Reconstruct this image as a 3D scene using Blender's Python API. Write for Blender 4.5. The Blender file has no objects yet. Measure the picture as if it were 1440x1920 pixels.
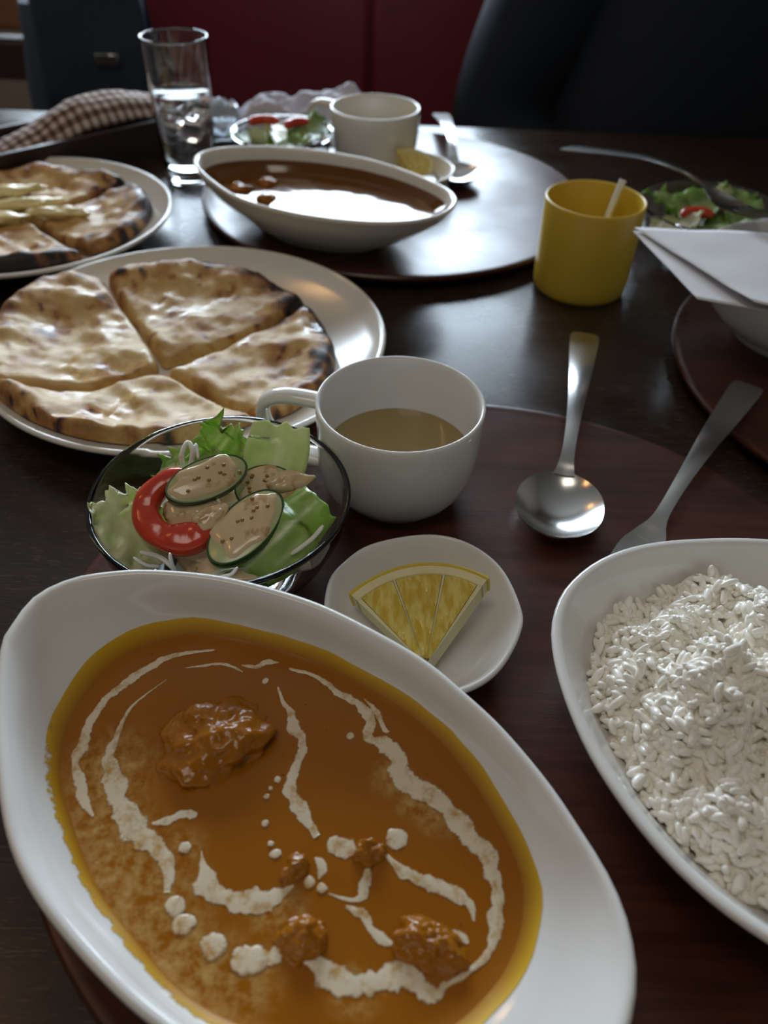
import bpy, math, random
import numpy as np
from mathutils import Vector, Matrix, noise
random.seed(7)
scene = bpy.context.scene
COL = scene.collection
# ------------------------------------------------------------------ camera, world, light, exposure
PITCH, ROLL = math.radians(42.4), math.radians(2.2)
cd = bpy.data.cameras.new('camera'); cam = bpy.data.objects.new('camera', cd); COL.objects.link(cam)
cd.sensor_fit = 'VERTICAL'; cd.sensor_height = 36.0; cd.sensor_width = 27.0
cd.lens = 1500 / 1920 * 36.0
cd.clip_start = 0.01
cd.dof.use_dof = True; cd.dof.focus_distance = 0.36; cd.dof.aperture_fstop = 7.6
_f = Vector((0, math.cos(PITCH), -math.sin(PITCH))); _R = Vector((1, 0, 0)); _U = Vector((0, math.sin(PITCH), math.cos(PITCH)))
_r = _R * math.cos(ROLL) + _U * math.sin(ROLL); _u = -_R * math.sin(ROLL) + _U * math.cos(ROLL)
_m = Matrix((_r, _u, -_f)).transposed().to_4x4(); _m.translation = (0, 0, 0.31)
cam.matrix_world = _m
scene.camera = cam
world = bpy.data.worlds.new('world'); scene.world = world; world.use_nodes = True
bg = world.node_tree.nodes['Background']; bg.inputs[0].default_value = (0.62, 0.76, 1.0, 1); bg.inputs[1].default_value = 1.0
scene.view_settings.view_transform = 'Standard'; scene.view_settings.look = 'None'
scene.view_settings.exposure = 0.0; scene.view_settings.gamma = 1.0; scene.view_settings.use_curve_mapping = False
# daylight coming in through the window of the back wall
def area(name, loc, rot, sx, sy, energy, col):
    l = bpy.data.lights.new(name, 'AREA'); l.shape = 'RECTANGLE'; l.size = sx; l.size_y = sy; l.energy = energy; l.color = col
    o = bpy.data.objects.new(name, l); o.location = loc; o.rotation_euler = rot; COL.objects.link(o); return o
WX0, WX1, WZ0, WZ1, WY = -1.15, 0.60, 0.36, 1.12, 2.6
area('window_daylight', ((WX0 + WX1) / 2, WY + 0.06, (WZ0 + WZ1) / 2), (math.radians(-90), 0, 0), WX1 - WX0, WZ1 - WZ0, 78.0, (0.72, 0.86, 1.0))
scene.cycles.max_bounces = 14; scene.cycles.diffuse_bounces = 6; scene.cycles.transmission_bounces = 12; scene.cycles.transparent_max_bounces = 16
# ------------------------------------------------------------------ helpers (all lengths below in centimetres)
S = 0.01
def N(x, y, z=0.0): return noise.noise(Vector((x, y, z)))
def fbm(x, y, z=0.0, o=3):
    a, t, f = 1.0, 0.0, 1.0
    for _ in range(o): t += a * N(x * f, y * f, z * f); a *= .5; f *= 2.0
    return t
def empty(name, org, label, cat, group=None, rz=0.0):
    o = bpy.data.objects.new(name, None); COL.objects.link(o); o.empty_display_size = .02
    o.location = Vector(org) * S; o.rotation_euler.z = rz
    tag(o, label, cat, group); return o
def tag(o, label=None, cat=None, group=None, kind=None):
    if label: o['label'] = label
    if cat: o['category'] = cat
    if group: o['group'] = group
    if kind: o['kind'] = kind
    return o
def mk(name, geo, mat, parent=None, org=None, local=False, smooth=40, attr=None):
    """geo=(verts, faces) in world cm (or in the parent's frame if local). Links ONE mesh object."""
    V, Fc = geo[0], geo[1]
    me = bpy.data.meshes.new(name)
    if parent is not None:
        base = Vector((0, 0, 0)) if local else world_org(parent)
    else:
        base = Vector(org) if org is not None else Vector((0, 0, 0))
    A = (np.array(V, float) - np.array(base)) * S
    me.from_pydata(A.tolist(), [], Fc)
    if smooth:
        me.polygons.foreach_set('use_smooth', [True] * len(me.polygons))
        if smooth < 180: me.set_sharp_from_angle(angle=math.radians(smooth))
    if attr is not None:
        at_ = me.attributes.new(attr[0], 'FLOAT', 'POINT'); at_.data.foreach_set('value', np.array(attr[1], np.float32))
    me.materials.append(mat); me.update()
    o = bpy.data.objects.new(name, me); COL.objects.link(o)
    if parent is not None: o.parent = parent
    else: o.location = base * S
    o['_org'] = tuple(base) if parent is None else tuple(world_org(parent))
    return o
def world_org(o):
    if o.parent is not None: return world_org(o.parent)
    return Vector(o.location) / S
def loft(rings, cap0=False, cap1=False):
    V, Fc, idx = [], [], []
    for r in rings:
        r = [tuple(p) for p in r]
        idx.append(list(range(len(V), len(V) + len(r)))); V += r
    for a, b in zip(idx[:-1], idx[1:]):
        if len(a) == 1 and len(b) == 1: continue
        n = max(len(a), len(b))
        for i in range(n):
            j = (i + 1) % n
            if len(a) == 1: Fc.append((a[0], b[j], b[i]))
            elif len(b) == 1: Fc.append((a[i], a[j], b[0]))
            else: Fc.append((a[i], a[j], b[j], b[i]))
    if cap0: Fc.append(tuple(reversed(idx[0])))
    if cap1: Fc.append(tuple(idx[-1]))
    return V, Fc
def lathe(prof, c=(0, 0, 0), n=72):
    rings = []
    for r, z in prof:
        if r < 1e-6: rings.append([(c[0], c[1], c[2] + z)])
        else: rings.append([(c[0] + r * math.cos(2 * math.pi * i / n), c[1] + r * math.sin(2 * math.pi * i / n), c[2] + z) for i in range(n)])
    return loft(rings)
def merge(*gs):
    V, Fc = [], []
    for g in gs:
        o = len(V); V += list(g[0]); Fc += [tuple(i + o for i in f) for f in g[1]]
    return V, Fc
def box(x0, x1, y0, y1, z0, z1, b=0.0):
    if b <= 0:
        V = [(x, y, z) for z in (z0, z1) for (x, y) in ((x0, y0), (x1, y0), (x1, y1), (x0, y1))]
        return V, [(3, 2, 1, 0), (4, 5, 6, 7), (0, 1, 5, 4), (1, 2, 6, 5), (2, 3, 7, 6), (3, 0, 4, 7)]
    def ring(d, z):
        return [(x0 + d, y0 + b, z), (x0 + b, y0 + d, z), (x1 - b, y0 + d, z), (x1 - d, y0 + b, z), (x1 - d, y1 - b, z), (x1 - b, y1 - d, z), (x0 + b, y1 - d, z), (x0 + d, y1 - b, z)]
    return loft([ring(b, z0), ring(0, z0 + b), ring(0, z1 - b), ring(b, z1)], True, True)
def xf(geo, org, rz=0.0, rx=0.0, ry=0.0, s=1.0):
    M = Matrix.Translation(Vector(org)) @ Matrix.Rotation(rz, 4, 'Z') @ Matrix.Rotation(ry, 4, 'Y') @ Matrix.Rotation(rx, 4, 'X') @ Matrix.Scale(s, 4)
    return [tuple(M @ Vector(v)) for v in geo[0]], geo[1]
def catmull(P, n=8, closed=True):
    P = [np.array(p, float) for p in P]; m = len(P); out = []
    rng = range(m) if closed else range(m - 1)
    for i in rng:
        if closed: a, b, c, d = P[i - 1], P[i], P[(i + 1) % m], P[(i + 2) % m]
        else: a, b, c, d = P[max(i - 1, 0)], P[i], P[i + 1], P[min(i + 2, m - 1)]
        for k in range(n):
            t = k / n
            out.append(.5 * ((2 * b) + (c - a) * t + (2 * a - 5 * b + 4 * c - d) * t * t + (3 * b - a - 3 * c + d) * t ** 3))
    if not closed: out.append(P[-1])
    return out
class Polar:
    """closed outline as radius (and height) over the angle about a centre"""
    def __init__(self, pts, c):
        q = np.array(catmull(pts, 10)); self.c = c
        an = np.arctan2(q[:, 1] - c[1], q[:, 0] - c[0]); r = np.hypot(q[:, 0] - c[0], q[:, 1] - c[1])
        o = np.argsort(an); self.an = an[o]; self.r = r[o]; self.z = q[o, 2] if q.shape[1] > 2 else None
    def rad(self, a): return float(np.interp(a, self.an, self.r, period=2 * math.pi))
    def zz(self, a): return float(np.interp(a, self.an, self.z, period=2 * math.pi))
def tube(path, rad, n=10, flat=1.0, cap=True, up=None):
    """swept tube with a radius for each point; flat scales the second axis"""
    P = [Vector(p) for p in path]; rings = []; prev = Vector(up) if up else None
    for i, p in enumerate(P):
        t = (P[min(i + 1, len(P) - 1)] - P[max(i - 1, 0)]).normalized()
        if prev is None: prev = Vector((0, 0, 1)) if abs(t.z) < .9 else Vector((1, 0, 0))
        a = (prev - t * prev.dot(t)).normalized(); b = t.cross(a); prev = a
        r = rad[i] if hasattr(rad, '__len__') else rad
        rings.append([tuple(p + a * (r * flat * math.sin(2 * math.pi * k / n)) + b * (r * math.cos(2 * math.pi * k / n))) for k in range(n)])
    return loft(rings, cap, cap)
def blob(c, rx, ry, rz, amp=.2, fr=.6, seed=0, nu=26, nv=16, rot=0.0):
    rings = []
    for j in range(nv + 1):
        th = math.pi * j / nv; ring = []
        for i in range(nu if 0 < j < nv else 1):
            ph = 2 * math.pi * i / nu
            d = Vector((math.sin(th) * math.cos(ph), math.sin(th) * math.sin(ph), math.cos(th)))
            k = 1 + amp * fbm(d.x / fr + seed, d.y / fr, d.z / fr + seed * 2.3, 3)
            x, y = d.x * rx * k, d.y * ry * k
            ring.append((c[0] + x * math.cos(rot) - y * math.sin(rot), c[1] + x * math.sin(rot) + y * math.cos(rot), c[2] + d.z * rz * k))
        rings.append(ring)
    rings.reverse()
    return loft(rings)
# ------------------------------------------------------------------ materials
def mat(name, col=(.8, .8, .8), rough=.5, metal=0.0, **kw):
    m = bpy.data.materials.new(name); m.use_nodes = True
    b = m.node_tree.nodes['Principled BSDF']
    b.inputs['Base Color'].default_value = (*col, 1); b.inputs['Roughness'].default_value = rough; b.inputs['Metallic'].default_value = metal
    for k, v in kw.items():
        b.inputs[k.replace('_', ' ')].default_value = v
    return m
class NT:
    def __init__(self, m):
        self.m = m; self.t = m.node_tree; self.n = self.t.nodes; self.l = self.t.links; self.b = self.n['Principled BSDF']
    def node(self, ty, **kw):
        x = self.n.new(ty)
        for k, v in kw.items():
            if k.startswith('i_'): x.inputs[k[2:].replace('_', ' ')].default_value = v
            else: setattr(x, k, v)
        return x
    def link(self, a, b): self.l.new(a, b)
    def coord(self, scale=(1, 1, 1), rot=(0, 0, 0), out='Object'):
        c = self.node('ShaderNodeTexCoord'); mp = self.node('ShaderNodeMapping')
        mp.inputs['Scale'].default_value = scale; mp.inputs['Rotation'].default_value = rot
        self.link(c.outputs[out], mp.inputs['Vector']); return mp.outputs[0]
    def noise(self, vec, scale=5, detail=4, rough=.55):
        x = self.node('ShaderNodeTexNoise'); x.inputs['Scale'].default_value = scale; x.inputs['Detail'].default_value = detail; x.inputs['Roughness'].default_value = rough
        if vec: self.link(vec, x.inputs['Vector'])
        return x.outputs['Fac']
    def ramp(self, fac, stops):
        x = self.node('ShaderNodeValToRGB'); e = x.color_ramp.elements
        while len(e) < len(stops): e.new(.5)
        for k, (p, c) in zip(e, stops): k.position = p; k.color = (*c, 1) if len(c) == 3 else c
        self.link(fac, x.inputs['Fac']); return x.outputs['Color']
    def bump(self, fac, strength=.2, dist=.001):
        x = self.node('ShaderNodeBump'); x.inputs['Strength'].default_value = strength; x.inputs['Distance'].default_value = dist
        self.link(fac, x.inputs['Height']); self.link(x.outputs[0], self.b.inputs['Normal'])
    def attr(self, name):
        x = self.node('ShaderNodeAttribute'); x.attribute_name = name; return x.outputs['Fac']
    def mix(self, fac, a, b):
        x = self.node('ShaderNodeMix', data_type='RGBA')
        for sck, v in ((x.inputs[0], fac), (x.inputs[6], a), (x.inputs[7], b)):
            if hasattr(v, 'links'): self.link(v, sck)
            else: sck.default_value = v if not hasattr(v, '__len__') else (*v, 1)
        return x.outputs[2]
def wood(name, c0, c1, rough, stretch, rot, scale=1.0, streak=None, bump=.08, spec=.5):
    m = mat(name, c0, rough, Specular_IOR_Level=spec); t = NT(m)
    v = t.coord(stretch, (0, 0, rot)); n1 = t.noise(v, 6 * scale, 6, .6); col = t.ramp(n1, [(.32, c0), (.68, c1)])
    v2 = t.coord((stretch[0] * 4, stretch[1] * 4, stretch[2]), (0, 0, rot)); n2 = t.noise(v2, 9 * scale, 3, .6)
    if streak: col = t.mix(t.ramp(n2, [(.57, (0, 0, 0)), (.71, (1, 1, 1))]), col, streak)
    t.link(col, t.b.inputs['Base Color']); t.bump(n2, bump, .0006)
    r = t.ramp(t.noise(t.coord((1, 1, 1)), 14, 4), [(.3, (rough * .75,) * 3), (.7, (rough * 1.25,) * 3)]); t.link(r, t.b.inputs['Roughness'])
    return m
M = {}
M['table'] = wood('table_wood', (.018, .010, .007), (.032, .018, .011), .27, (1.5, 17, 8), math.radians(-60), 2.0, (.085, .055, .038), .08, .42)
M['tray'] = wood('tray_wood', (.034, .009, .005), (.084, .023, .011), .33, (1.2, 14, 4), math.radians(8), 1.4, None, .10, .36)
M['box'] = wood('box_wood', (.018, .010, .009), (.035, .018, .015), .4, (2, 20, 20), math.radians(45), 1.0)
M['chair'] = wood('chair_wood', (.20, .095, .045), (.30, .15, .07), .45, (3, 3, 20), 0, 1.0)
M['darkwood'] = wood('dark_chair_wood', (.03, .016, .014), (.05, .025, .02), .45, (3, 20, 3), 0, 1.0)
M['floor'] = wood('floor_wood', (.05, .032, .022), (.09, .055, .035), .5, (1, 12, 1), 0, .4)
def ceramic(name, col=(.80, .785, .75), rough=.10):
    m = mat(name, col, rough, Specular_IOR_Level=.5); t = NT(m)
    n = t.noise(t.coord((1, 1, 1)), 40, 2); t.link(t.mix(t.ramp(n, [(.35, (0, 0, 0)), (.75, (1, 1, 1))]), col, tuple(c * .96 for c in col)), t.b.inputs['Base Color'])
    t.bump(t.noise(t.coord((1, 1, 1)), 25, 1), .02, .001); return m
M['ceramic'] = ceramic('white_ceramic'); M['ceramic_cream'] = ceramic('cream_ceramic', (.78, .74, .66), .16)
def plain(name, col, rough, nz=30, var=.12, bump=.05, **kw):
    m = mat(name, col, rough, **kw); t = NT(m); n = t.noise(t.coord((1, 1, 1)), nz, 4)
    t.link(t.mix(n, tuple(c * (1 - var) for c in col), tuple(min(1, c * (1 + var)) for c in col)), t.b.inputs['Base Color'])
    if bump: t.bump(n, bump, .001)
    return m
M['yellow'] = plain('yellow_plastic', (.62, .44, .045), .33, 12, .04, .01, Subsurface_Weight=.15, Subsurface_Radius=(.01, .007, .002), Subsurface_Scale=.5)
M['white_plastic'] = plain('white_plastic', (.8, .8, .8), .35, 20, .03, 0)
M['steel'] = plain('brushed_steel', (.58, .57, .55), .20, 60, .05, .01, Metallic=1.0)
def glass(name, ior=1.47, rough=0.0, col=(1, 1, 1)):
    m = mat(name, col, rough, Transmission_Weight=1.0, IOR=ior); t = NT(m)
    t.link(t.ramp(t.noise(t.coord((1, 1, 1)), 8, 1), [(0, tuple(c * .985 for c in col)), (1, col)]), t.b.inputs['Base Color']); return m
M['glass'] = glass('clear_glass'); M['water'] = glass('water', 1.33)
M['ice'] = glass('ice', 1.31, .12)
# curry: the brown sauce with cream stirred in where the attribute says so
def curry_mat(name, a=(.30, .094, .0008), b=(.36, .124, .0015), bmp=.05):
    m = mat(name, a, .20, Specular_IOR_Level=.26); t = NT(m); v = t.coord((1, 1, 1))
    col = t.mix(t.noise(v, 38, 5), a, b)
    sp = t.ramp(t.noise(v, 420, 2), [(.70, (0, 0, 0)), (.78, (1, 1, 1))]); col = t.mix(sp, col, (.10, .03, .004))
    hz = t.node('ShaderNodeMath', operation='MULTIPLY'); t.link(t.attr('cream'), hz.inputs[0])
    t.link(t.ramp(t.noise(v, 190, 5, .7), [(.40, (0, 0, 0)), (.66, (1, 1, 1))]), hz.inputs[1])
    col = t.mix(hz.outputs[0], col, (.56, .36, .12))
    t.link(col, t.b.inputs['Base Color']); t.bump(t.noise(v, 130 if bmp < .2 else 260, 4), bmp, .0008 if bmp < .2 else .0016); return m
M['curry'] = curry_mat('curry_sauce')
M['chicken'] = curry_mat('curry_coated_chicken', (.40, .145, .003), (.28, .088, .001), .3); M['chicken'].node_tree.nodes['Principled BSDF'].inputs['Roughness'].default_value = .11; M['chicken'].node_tree.nodes['Principled BSDF'].inputs['Specular IOR Level'].default_value = .42
m = M['cream'] = mat('cream', (.72, .62, .44), .3); t = NT(m); v = t.coord((1, 1, 1))
t.link(t.mix(t.ramp(t.noise(v, 150, 5, .7), [(.34, (0, 0, 0)), (.52, (1, 1, 1))]), (.50, .28, .07), (.76, .66, .48)), t.b.inputs['Base Color'])
e2 = t.node('ShaderNodeMath', operation='POWER'); t.link(t.attr('edge'), e2.inputs[0]); e2.inputs[1].default_value = 2.0
e3 = t.node('ShaderNodeMath', operation='MULTIPLY_ADD'); t.link(e2.outputs[0], e3.inputs[0]); e3.inputs[1].default_value = -.55; t.link(t.noise(v, 330, 5, .7), e3.inputs[2])
t.link(t.ramp(e3.outputs[0], [(.08, (0, 0, 0)), (.20, (1, 1, 1))]), t.b.inputs['Alpha']); t.bump(t.noise(v, 200, 3), .2, .001)
m = M['film'] = mat('sauce_film', (.50, .23, .004), .28); t = NT(m); v = t.coord((1, 1, 1))
t.link(t.mix(t.attr('t'), (.34, .115, .002), (.66, .40, .015)), t.b.inputs['Base Color'])
al = t.node('ShaderNodeMath', operation='SUBTRACT'); t.link(t.noise(v, 260, 4, .7), al.inputs[0]); t.link(t.attr('gap'), al.inputs[1])
t.link(t.ramp(al.outputs[0], [(.02, (0, 0, 0)), (.16, (1, 1, 1))]), t.b.inputs['Alpha'])
# bread
m = M['naan'] = mat('naan_bread', (.8, .6, .35), .35, Specular_IOR_Level=.38, Subsurface_Weight=.12, Subsurface_Radius=(.006, .004, .002), Subsurface_Scale=.6); t = NT(m); v = t.coord((1, 1, 1))
ad = t.node('ShaderNodeMath', operation='ADD'); t.link(t.attr('toast'), ad.inputs[0])
sb = t.node('ShaderNodeMath', operation='MULTIPLY_ADD'); t.link(t.noise(v, 70, 5, .65), sb.inputs[0]); sb.inputs[1].default_value = .8; sb.inputs[2].default_value = -.40
t.link(sb.outputs[0], ad.inputs[1])
t.link(t.ramp(ad.outputs[0], [(0, (.64, .47, .22)), (.26, (.56, .36, .13)), (.5, (.38, .18, .05)), (.72, (.16, .062, .025)), (.95, (.018, .012, .012))]), t.b.inputs['Base Color'])
t.link(t.ramp(t.noise(v, 28, 3), [(.36, (.20,) * 3), (.50, (.52,) * 3)]), t.b.inputs['Roughness']); t.bump(t.noise(v, 110, 5, .6), .30, .0015)
M['cheese'] = plain('melted_cheese', (.78, .66, .33), .22, 25, .12, .15, Subsurface_Weight=.2, Subsurface_Radius=(.01, .007, .003), Subsurface_Scale=.6)
M['rice'] = plain('cooked_rice', (.96, .92, .83), .22, 90, .03, .02)
# salad
def leaf_mat(name, c0, c1, c2):
    m = mat(name, c0, .32, Subsurface_Weight=.25, Subsurface_Radius=(.004, .006, .002), Subsurface_Scale=.5); t = NT(m)
    n = t.noise(t.coord((1, 1, 1)), 55, 4); col = t.mix(t.ramp(n, [(.35, (0, 0, 0)), (.65, (1, 1, 1))]), c0, c1)
    col = t.mix(t.attr('rib'), col, c2); t.link(col, t.b.inputs['Base Color'])
    w = t.node('ShaderNodeTexVoronoi'); w.inputs['Scale'].default_value = 160; t.link(t.coord((1, 1, 1)), w.inputs['Vector']); t.bump(w.outputs['Distance'], .25, .001); return m
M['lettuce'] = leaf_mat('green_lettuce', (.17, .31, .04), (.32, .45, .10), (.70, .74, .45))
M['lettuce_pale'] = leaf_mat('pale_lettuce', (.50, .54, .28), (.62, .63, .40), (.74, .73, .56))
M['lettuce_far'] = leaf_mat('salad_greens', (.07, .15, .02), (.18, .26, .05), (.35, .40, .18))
M['tomato'] = plain('tomato_flesh', (.60, .055, .022), .16, 60, .25, .12, Subsurface_Weight=.25, Subsurface_Radius=(.01, .002, .001), Subsurface_Scale=.5)
M['cuke_skin'] = plain('cucumber_skin', (.025, .075, .015), .25, 60, .4, .1)
M['cuke'] = plain('cucumber_flesh', (.46, .50, .24), .22, 70, .18, .08, Subsurface_Weight=.3, Subsurface_Radius=(.006, .006, .003), Subsurface_Scale=.5)
m = M['dressing'] = mat('sesame_dressing', (.60, .45, .27), .13); t = NT(m); v = t.coord((1, 1, 1))
t.link(t.mix(t.ramp(t.noise(v, 120, 3), [(.58, (0, 0, 0)), (.66, (1, 1, 1))]), (.68, .52, .31), (.50, .32, .14)), t.b.inputs['Base Color'])
M['seed'] = plain('sesame_seed', (.35, .18, .05), .35, 80, .3, 0)
M['daikon'] = plain('shredded_radish', (.80, .80, .72), .2, 50, .05, .03, Subsurface_Weight=.3, Subsurface_Radius=(.006, .006, .005), Subsurface_Scale=.5)
m = M['lemon'] = mat('lemon_pulp', (.72, .50, .05), .14, Subsurface_Weight=.35, Subsurface_Radius=(.012, .008, .002), Subsurface_Scale=.6); t = NT(m)
n = t.noise(t.coord((1.0, .18, 1)), 330, 3); t.link(t.mix(t.ramp(n, [(.4, (0, 0, 0)), (.62, (1, 1, 1))]), (.60, .40, .035), (.76, .60, .16)), t.b.inputs['Base Color']); t.bump(n, .7, .002)
M['peel'] = plain('lemon_peel', (.72, .52, .03), .35, 220, .1, .3)
M['pith'] = plain('lemon_pith', (.78, .68, .36), .4, 90, .08, .1, Subsurface_Weight=.3, Subsurface_Radius=(.01, .008, .003), Subsurface_Scale=.5)
M['soup'] = plain('clear_broth', (.33, .24, .10), .06, 15, .10, .01)
M['curry_far'] = plain('brown_curry', (.15, .055, .008), .07, 25, .15, .02)
# cloth, paper, upholstery, room
m = M['gingham'] = mat('gingham_cloth', (.3, .2, .1), .85); t = NT(m); uv = t.node('ShaderNodeTexCoord')
def bands(k):
    sx = t.node('ShaderNodeSeparateXYZ'); t.link(uv.outputs['Object'], sx.inputs[0]); q = t.node('ShaderNodeMath', operation='MULTIPLY'); q.inputs[1].default_value = 100; t.link(sx.outputs[k], q.inputs[0])
    f = t.node('ShaderNodeMath', operation='FRACT'); t.link(q.outputs[0], f.inputs[0]); g = t.node('ShaderNodeMath', operation='GREATER_THAN'); g.inputs[1].default_value = .5; t.link(f.outputs[0], g.inputs[0]); return g.outputs[0]
sm = t.node('ShaderNodeMath', operation='ADD'); t.link(bands(0), sm.inputs[0]); t.link(bands(1), sm.inputs[1]); hf = t.node('ShaderNodeMath', operation='MULTIPLY'); hf.inputs[1].default_value = .5; t.link(sm.outputs[0], hf.inputs[0])
t.link(t.ramp(hf.outputs[0], [(.0, (.58, .50, .44)), (.5, (.25, .16, .12)), (1, (.07, .035, .022))]), t.b.inputs['Base Color'])
M['towel'] = plain('terry_towel', (.56, .54, .60), .9, 400, .12, .4)
M['wrapper'] = plain('clear_wrapper_film', (.75, .8, .85), .12, 30, .05, .2, Transmission_Weight=.5)
M['paper'] = plain('paper_napkin', (.72, .71, .73), .8, 300, .04, .15)
M['vinyl'] = plain('red_vinyl', (.21, .030, .044), .38, 40, .12, .06)
M['navy'] = plain('navy_cloth', (.005, .010, .019), .85, 300, .3, .2)
M['navy_bag'] = plain('navy_nylon', (.020, .034, .055), .6, 200, .2, .1)
M['bluegrey'] = plain('blue_grey_nylon', (.055, .075, .12), .6, 200, .2, .1)
M['trousers'] = plain('charcoal_cloth', (.02, .02, .024), .85, 300, .3, .2)
M['skin'] = plain('skin', (.46, .27, .19), .5, 40, .08, .03, Subsurface_Weight=.15, Subsurface_Radius=(.01, .004, .002))
M['hair'] = plain('black_hair', (.012, .010, .009), .4, 120, .3, .2)
M['wall'] = plain('plaster_wall', (.30, .25, .20), .8, 10, .05, .05)
M['ceiling'] = plain('ceiling_paint', (.30, .27, .24), .85, 10, .04, .03)
M['frame'] = plain('window_frame_paint', (.5, .5, .48), .5, 20, .05, .02)
m = M['bulb'] = mat('warm_bulb', (1, .7, .35), .4); m.node_tree.nodes['Principled BSDF'].inputs['Emission Color'].default_value = (1, .55, .2, 1); m.node_tree.nodes['Principled BSDF'].inputs['Emission Strength'].default_value = 14
M['shade'] = plain('brass_shade', (.35, .22, .09), .35, 30, .1, .03, Metallic=.8)
M['black'] = plain('black_plastic', (.02, .02, .02), .4, 30, .1, 0)
# ------------------------------------------------------------------ the room
FZ, CZ = -72.0, 175.0
X0, X1, Y0, Y1 = -190.0, 190.0, -130.0, WY * 100
tag(mk('floor', box(X0 - 10, X1 + 10, Y0 - 10, Y1 + 10, FZ - 4, FZ), M['floor'], smooth=0), 'brown wooden floor under the table', kind='structure')
tag(mk('ceiling', box(X0 - 10, X1 + 10, Y0 - 10, Y1 + 10, CZ, CZ + 4), M['ceiling'], smooth=0), 'pale plain ceiling above', kind='structure')
tag(mk('wall_left', box(X0 - 10, X0, Y0, Y1, FZ, CZ), M['wall'], smooth=0), 'beige wall on the left', kind='structure')
tag(mk('wall_right', box(X1, X1 + 10, Y0, Y1, FZ, CZ), M['wall'], smooth=0), 'beige wall on the right', kind='structure')
tag(mk('wall_front', box(X0 - 10, X1 + 10, Y0 - 10, Y0, FZ, CZ), M['wall'], smooth=0), 'beige wall behind the viewer', kind='structure')
wx0, wx1, wz0, wz1 = WX0 * 100, WX1 * 100, WZ0 * 100, WZ1 * 100
tag(mk('wall_back', merge(box(X0 - 10, wx0, Y1, Y1 + 12, FZ, CZ), box(wx1, X1 + 10, Y1, Y1 + 12, FZ, CZ), box(wx0, wx1, Y1, Y1 + 12, FZ, wz0), box(wx0, wx1, Y1, Y1 + 12, wz1, CZ)), M['wall'], smooth=0), 'beige wall with a wide window', kind='structure')
win = tag(mk('window_1', merge(box(wx0 - 4, wx1 + 4, Y1 - 3, Y1, wz0 - 5, wz0), box(wx0 - 4, wx1 + 4, Y1 - 3, Y1, wz1, wz1 + 5), box(wx0 - 5, wx0, Y1 - 3, Y1, wz0 - 5, wz1 + 5), box(wx1, wx1 + 5, Y1 - 3, Y1, wz0 - 5, wz1 + 5)), M['frame'], smooth=0), 'wide window in the back wall', kind='structure')
# ------------------------------------------------------------------ table and trays
tb = empty('dining_table', (0, 40, FZ), 'dark brown wooden dining table under all the dishes', 'table')
TABY = 104.6
mk('table_top', box(-78, 74, -28, TABY, -3.2, 0, .35), M['table'], tb)
mk('apron', box(-70, 66, -20, TABY - 8, -9, -3.2, .2), M['table'], tb)
for lx in (-68, 64):
    for ly in (-18, TABY - 10): mk('leg', box(lx - 3, lx + 3, ly - 3, ly + 3, FZ, -9, .3), M['table'], tb)
TZ = 1.2
def tray(c, r, label):
    p = [(0, 0), (r - 1.6, 0), (r - .5, .35), (r, .95), (r - .02, 1.14), (r - .14, 1.26), (r - .32, 1.29), (r - .55, 1.26), (r - .8, TZ), (0, TZ)]
    return tag(mk('round_tray', lathe(p, (c[0], c[1], 0), 128), M['tray'], org=(c[0], c[1], 0), smooth=35), label, 'tray', 'round wooden trays')
tray((5.0, 23.0), 20.5, 'round reddish brown wooden tray under the nearest curry, salad and rice')
tray((-.2, 79.6), 18.7, 'round wooden tray shining with daylight under the farther curry bowl')
tray((39.8, 48.8), 19.4, 'round wooden tray cut by the right edge under the bowl with the paper napkin')
# ------------------------------------------------------------------ dishes
def curry_bowl(rimP, stainP, c, zb, soup_z, name_label, matl, n=120):
    """boat-shaped bowl: measured rim and stain outlines about centre c, lying on height zb"""
    A = [2 * math.pi * i / n - math.pi for i in range(n)]
    R, T = Polar(rimP, c), Polar(stainP, c)
    def ring(f): return [f(a) for a in A]
    def at_(a, r, z): return (c[0] + r * math.cos(a), c[1] + r * math.sin(a), z)
    rim = [(R.rad(a), R.zz(a)) for a in A]; st = [min(T.rad(a), r - .85) for a, (r, z) in zip(A, rim)]
    zs = [zb + .5, soup_z - 1.2, soup_z - .6, soup_z, soup_z + .6]
    def inner_r(i, z):
        s = st[i]; return float(np.interp(z, zs + [rim[i][1]], [s * .5, s * .74, s * .86, s * .93, s, rim[i][0] - .5]))
    rings = [[(c[0], c[1], zb + .2)]]
    for k, (s, fz) in enumerate([(.36, .05), (.42, .0), (.47, .0), (.49, .06), (.60, .17), (.72, .34), (.83, .56), (.92, .78), (.965, .90)]):
        rings.append([at_(a, r * s if fz <= .06 else max(r * s, inner_r(i, zb + (z - zb) * fz) + .38), zb + (z - zb) * fz) for i, (a, (r, z)) in enumerate(zip(A, rim))])
    for dr, dz in ((-.10, -.30), (0.0, -.12), (-.04, .02), (-.18, .07), (-.36, .0), (-.50, -.16)):
        rings.append([at_(a, r + dr, z + dz) for a, (r, z) in zip(A, rim)])
    sz = soup_z + .6
    for k in (.35, .7): rings.append([at_(a, (r - .5) * (1 - k) + s * k, (z - .16) * (1 - k) + sz * k - .22 * math.sin(math.pi * k)) for a, (r, z), s in zip(A, rim, st)])
    rings.append([at_(a, s, sz) for a, s in zip(A, st)])
    for f, z in ((.93, soup_z), (.86, soup_z - .6), (.74, soup_z - 1.2), (.5, max(zb + .5, soup_z - 1.7))): rings.append([at_(a, s * f, z) for a, s in zip(A, st)])
    rings.append([(c[0], c[1], max(zb + .45, soup_z - 1.9))])
    o = mk('curry_bowl', loft(rings), matl, org=(c[0], c[1], zb), smooth=180)
    tag(o, name_label, 'bowl', 'oval curry bowls'); return A, st, T
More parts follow.
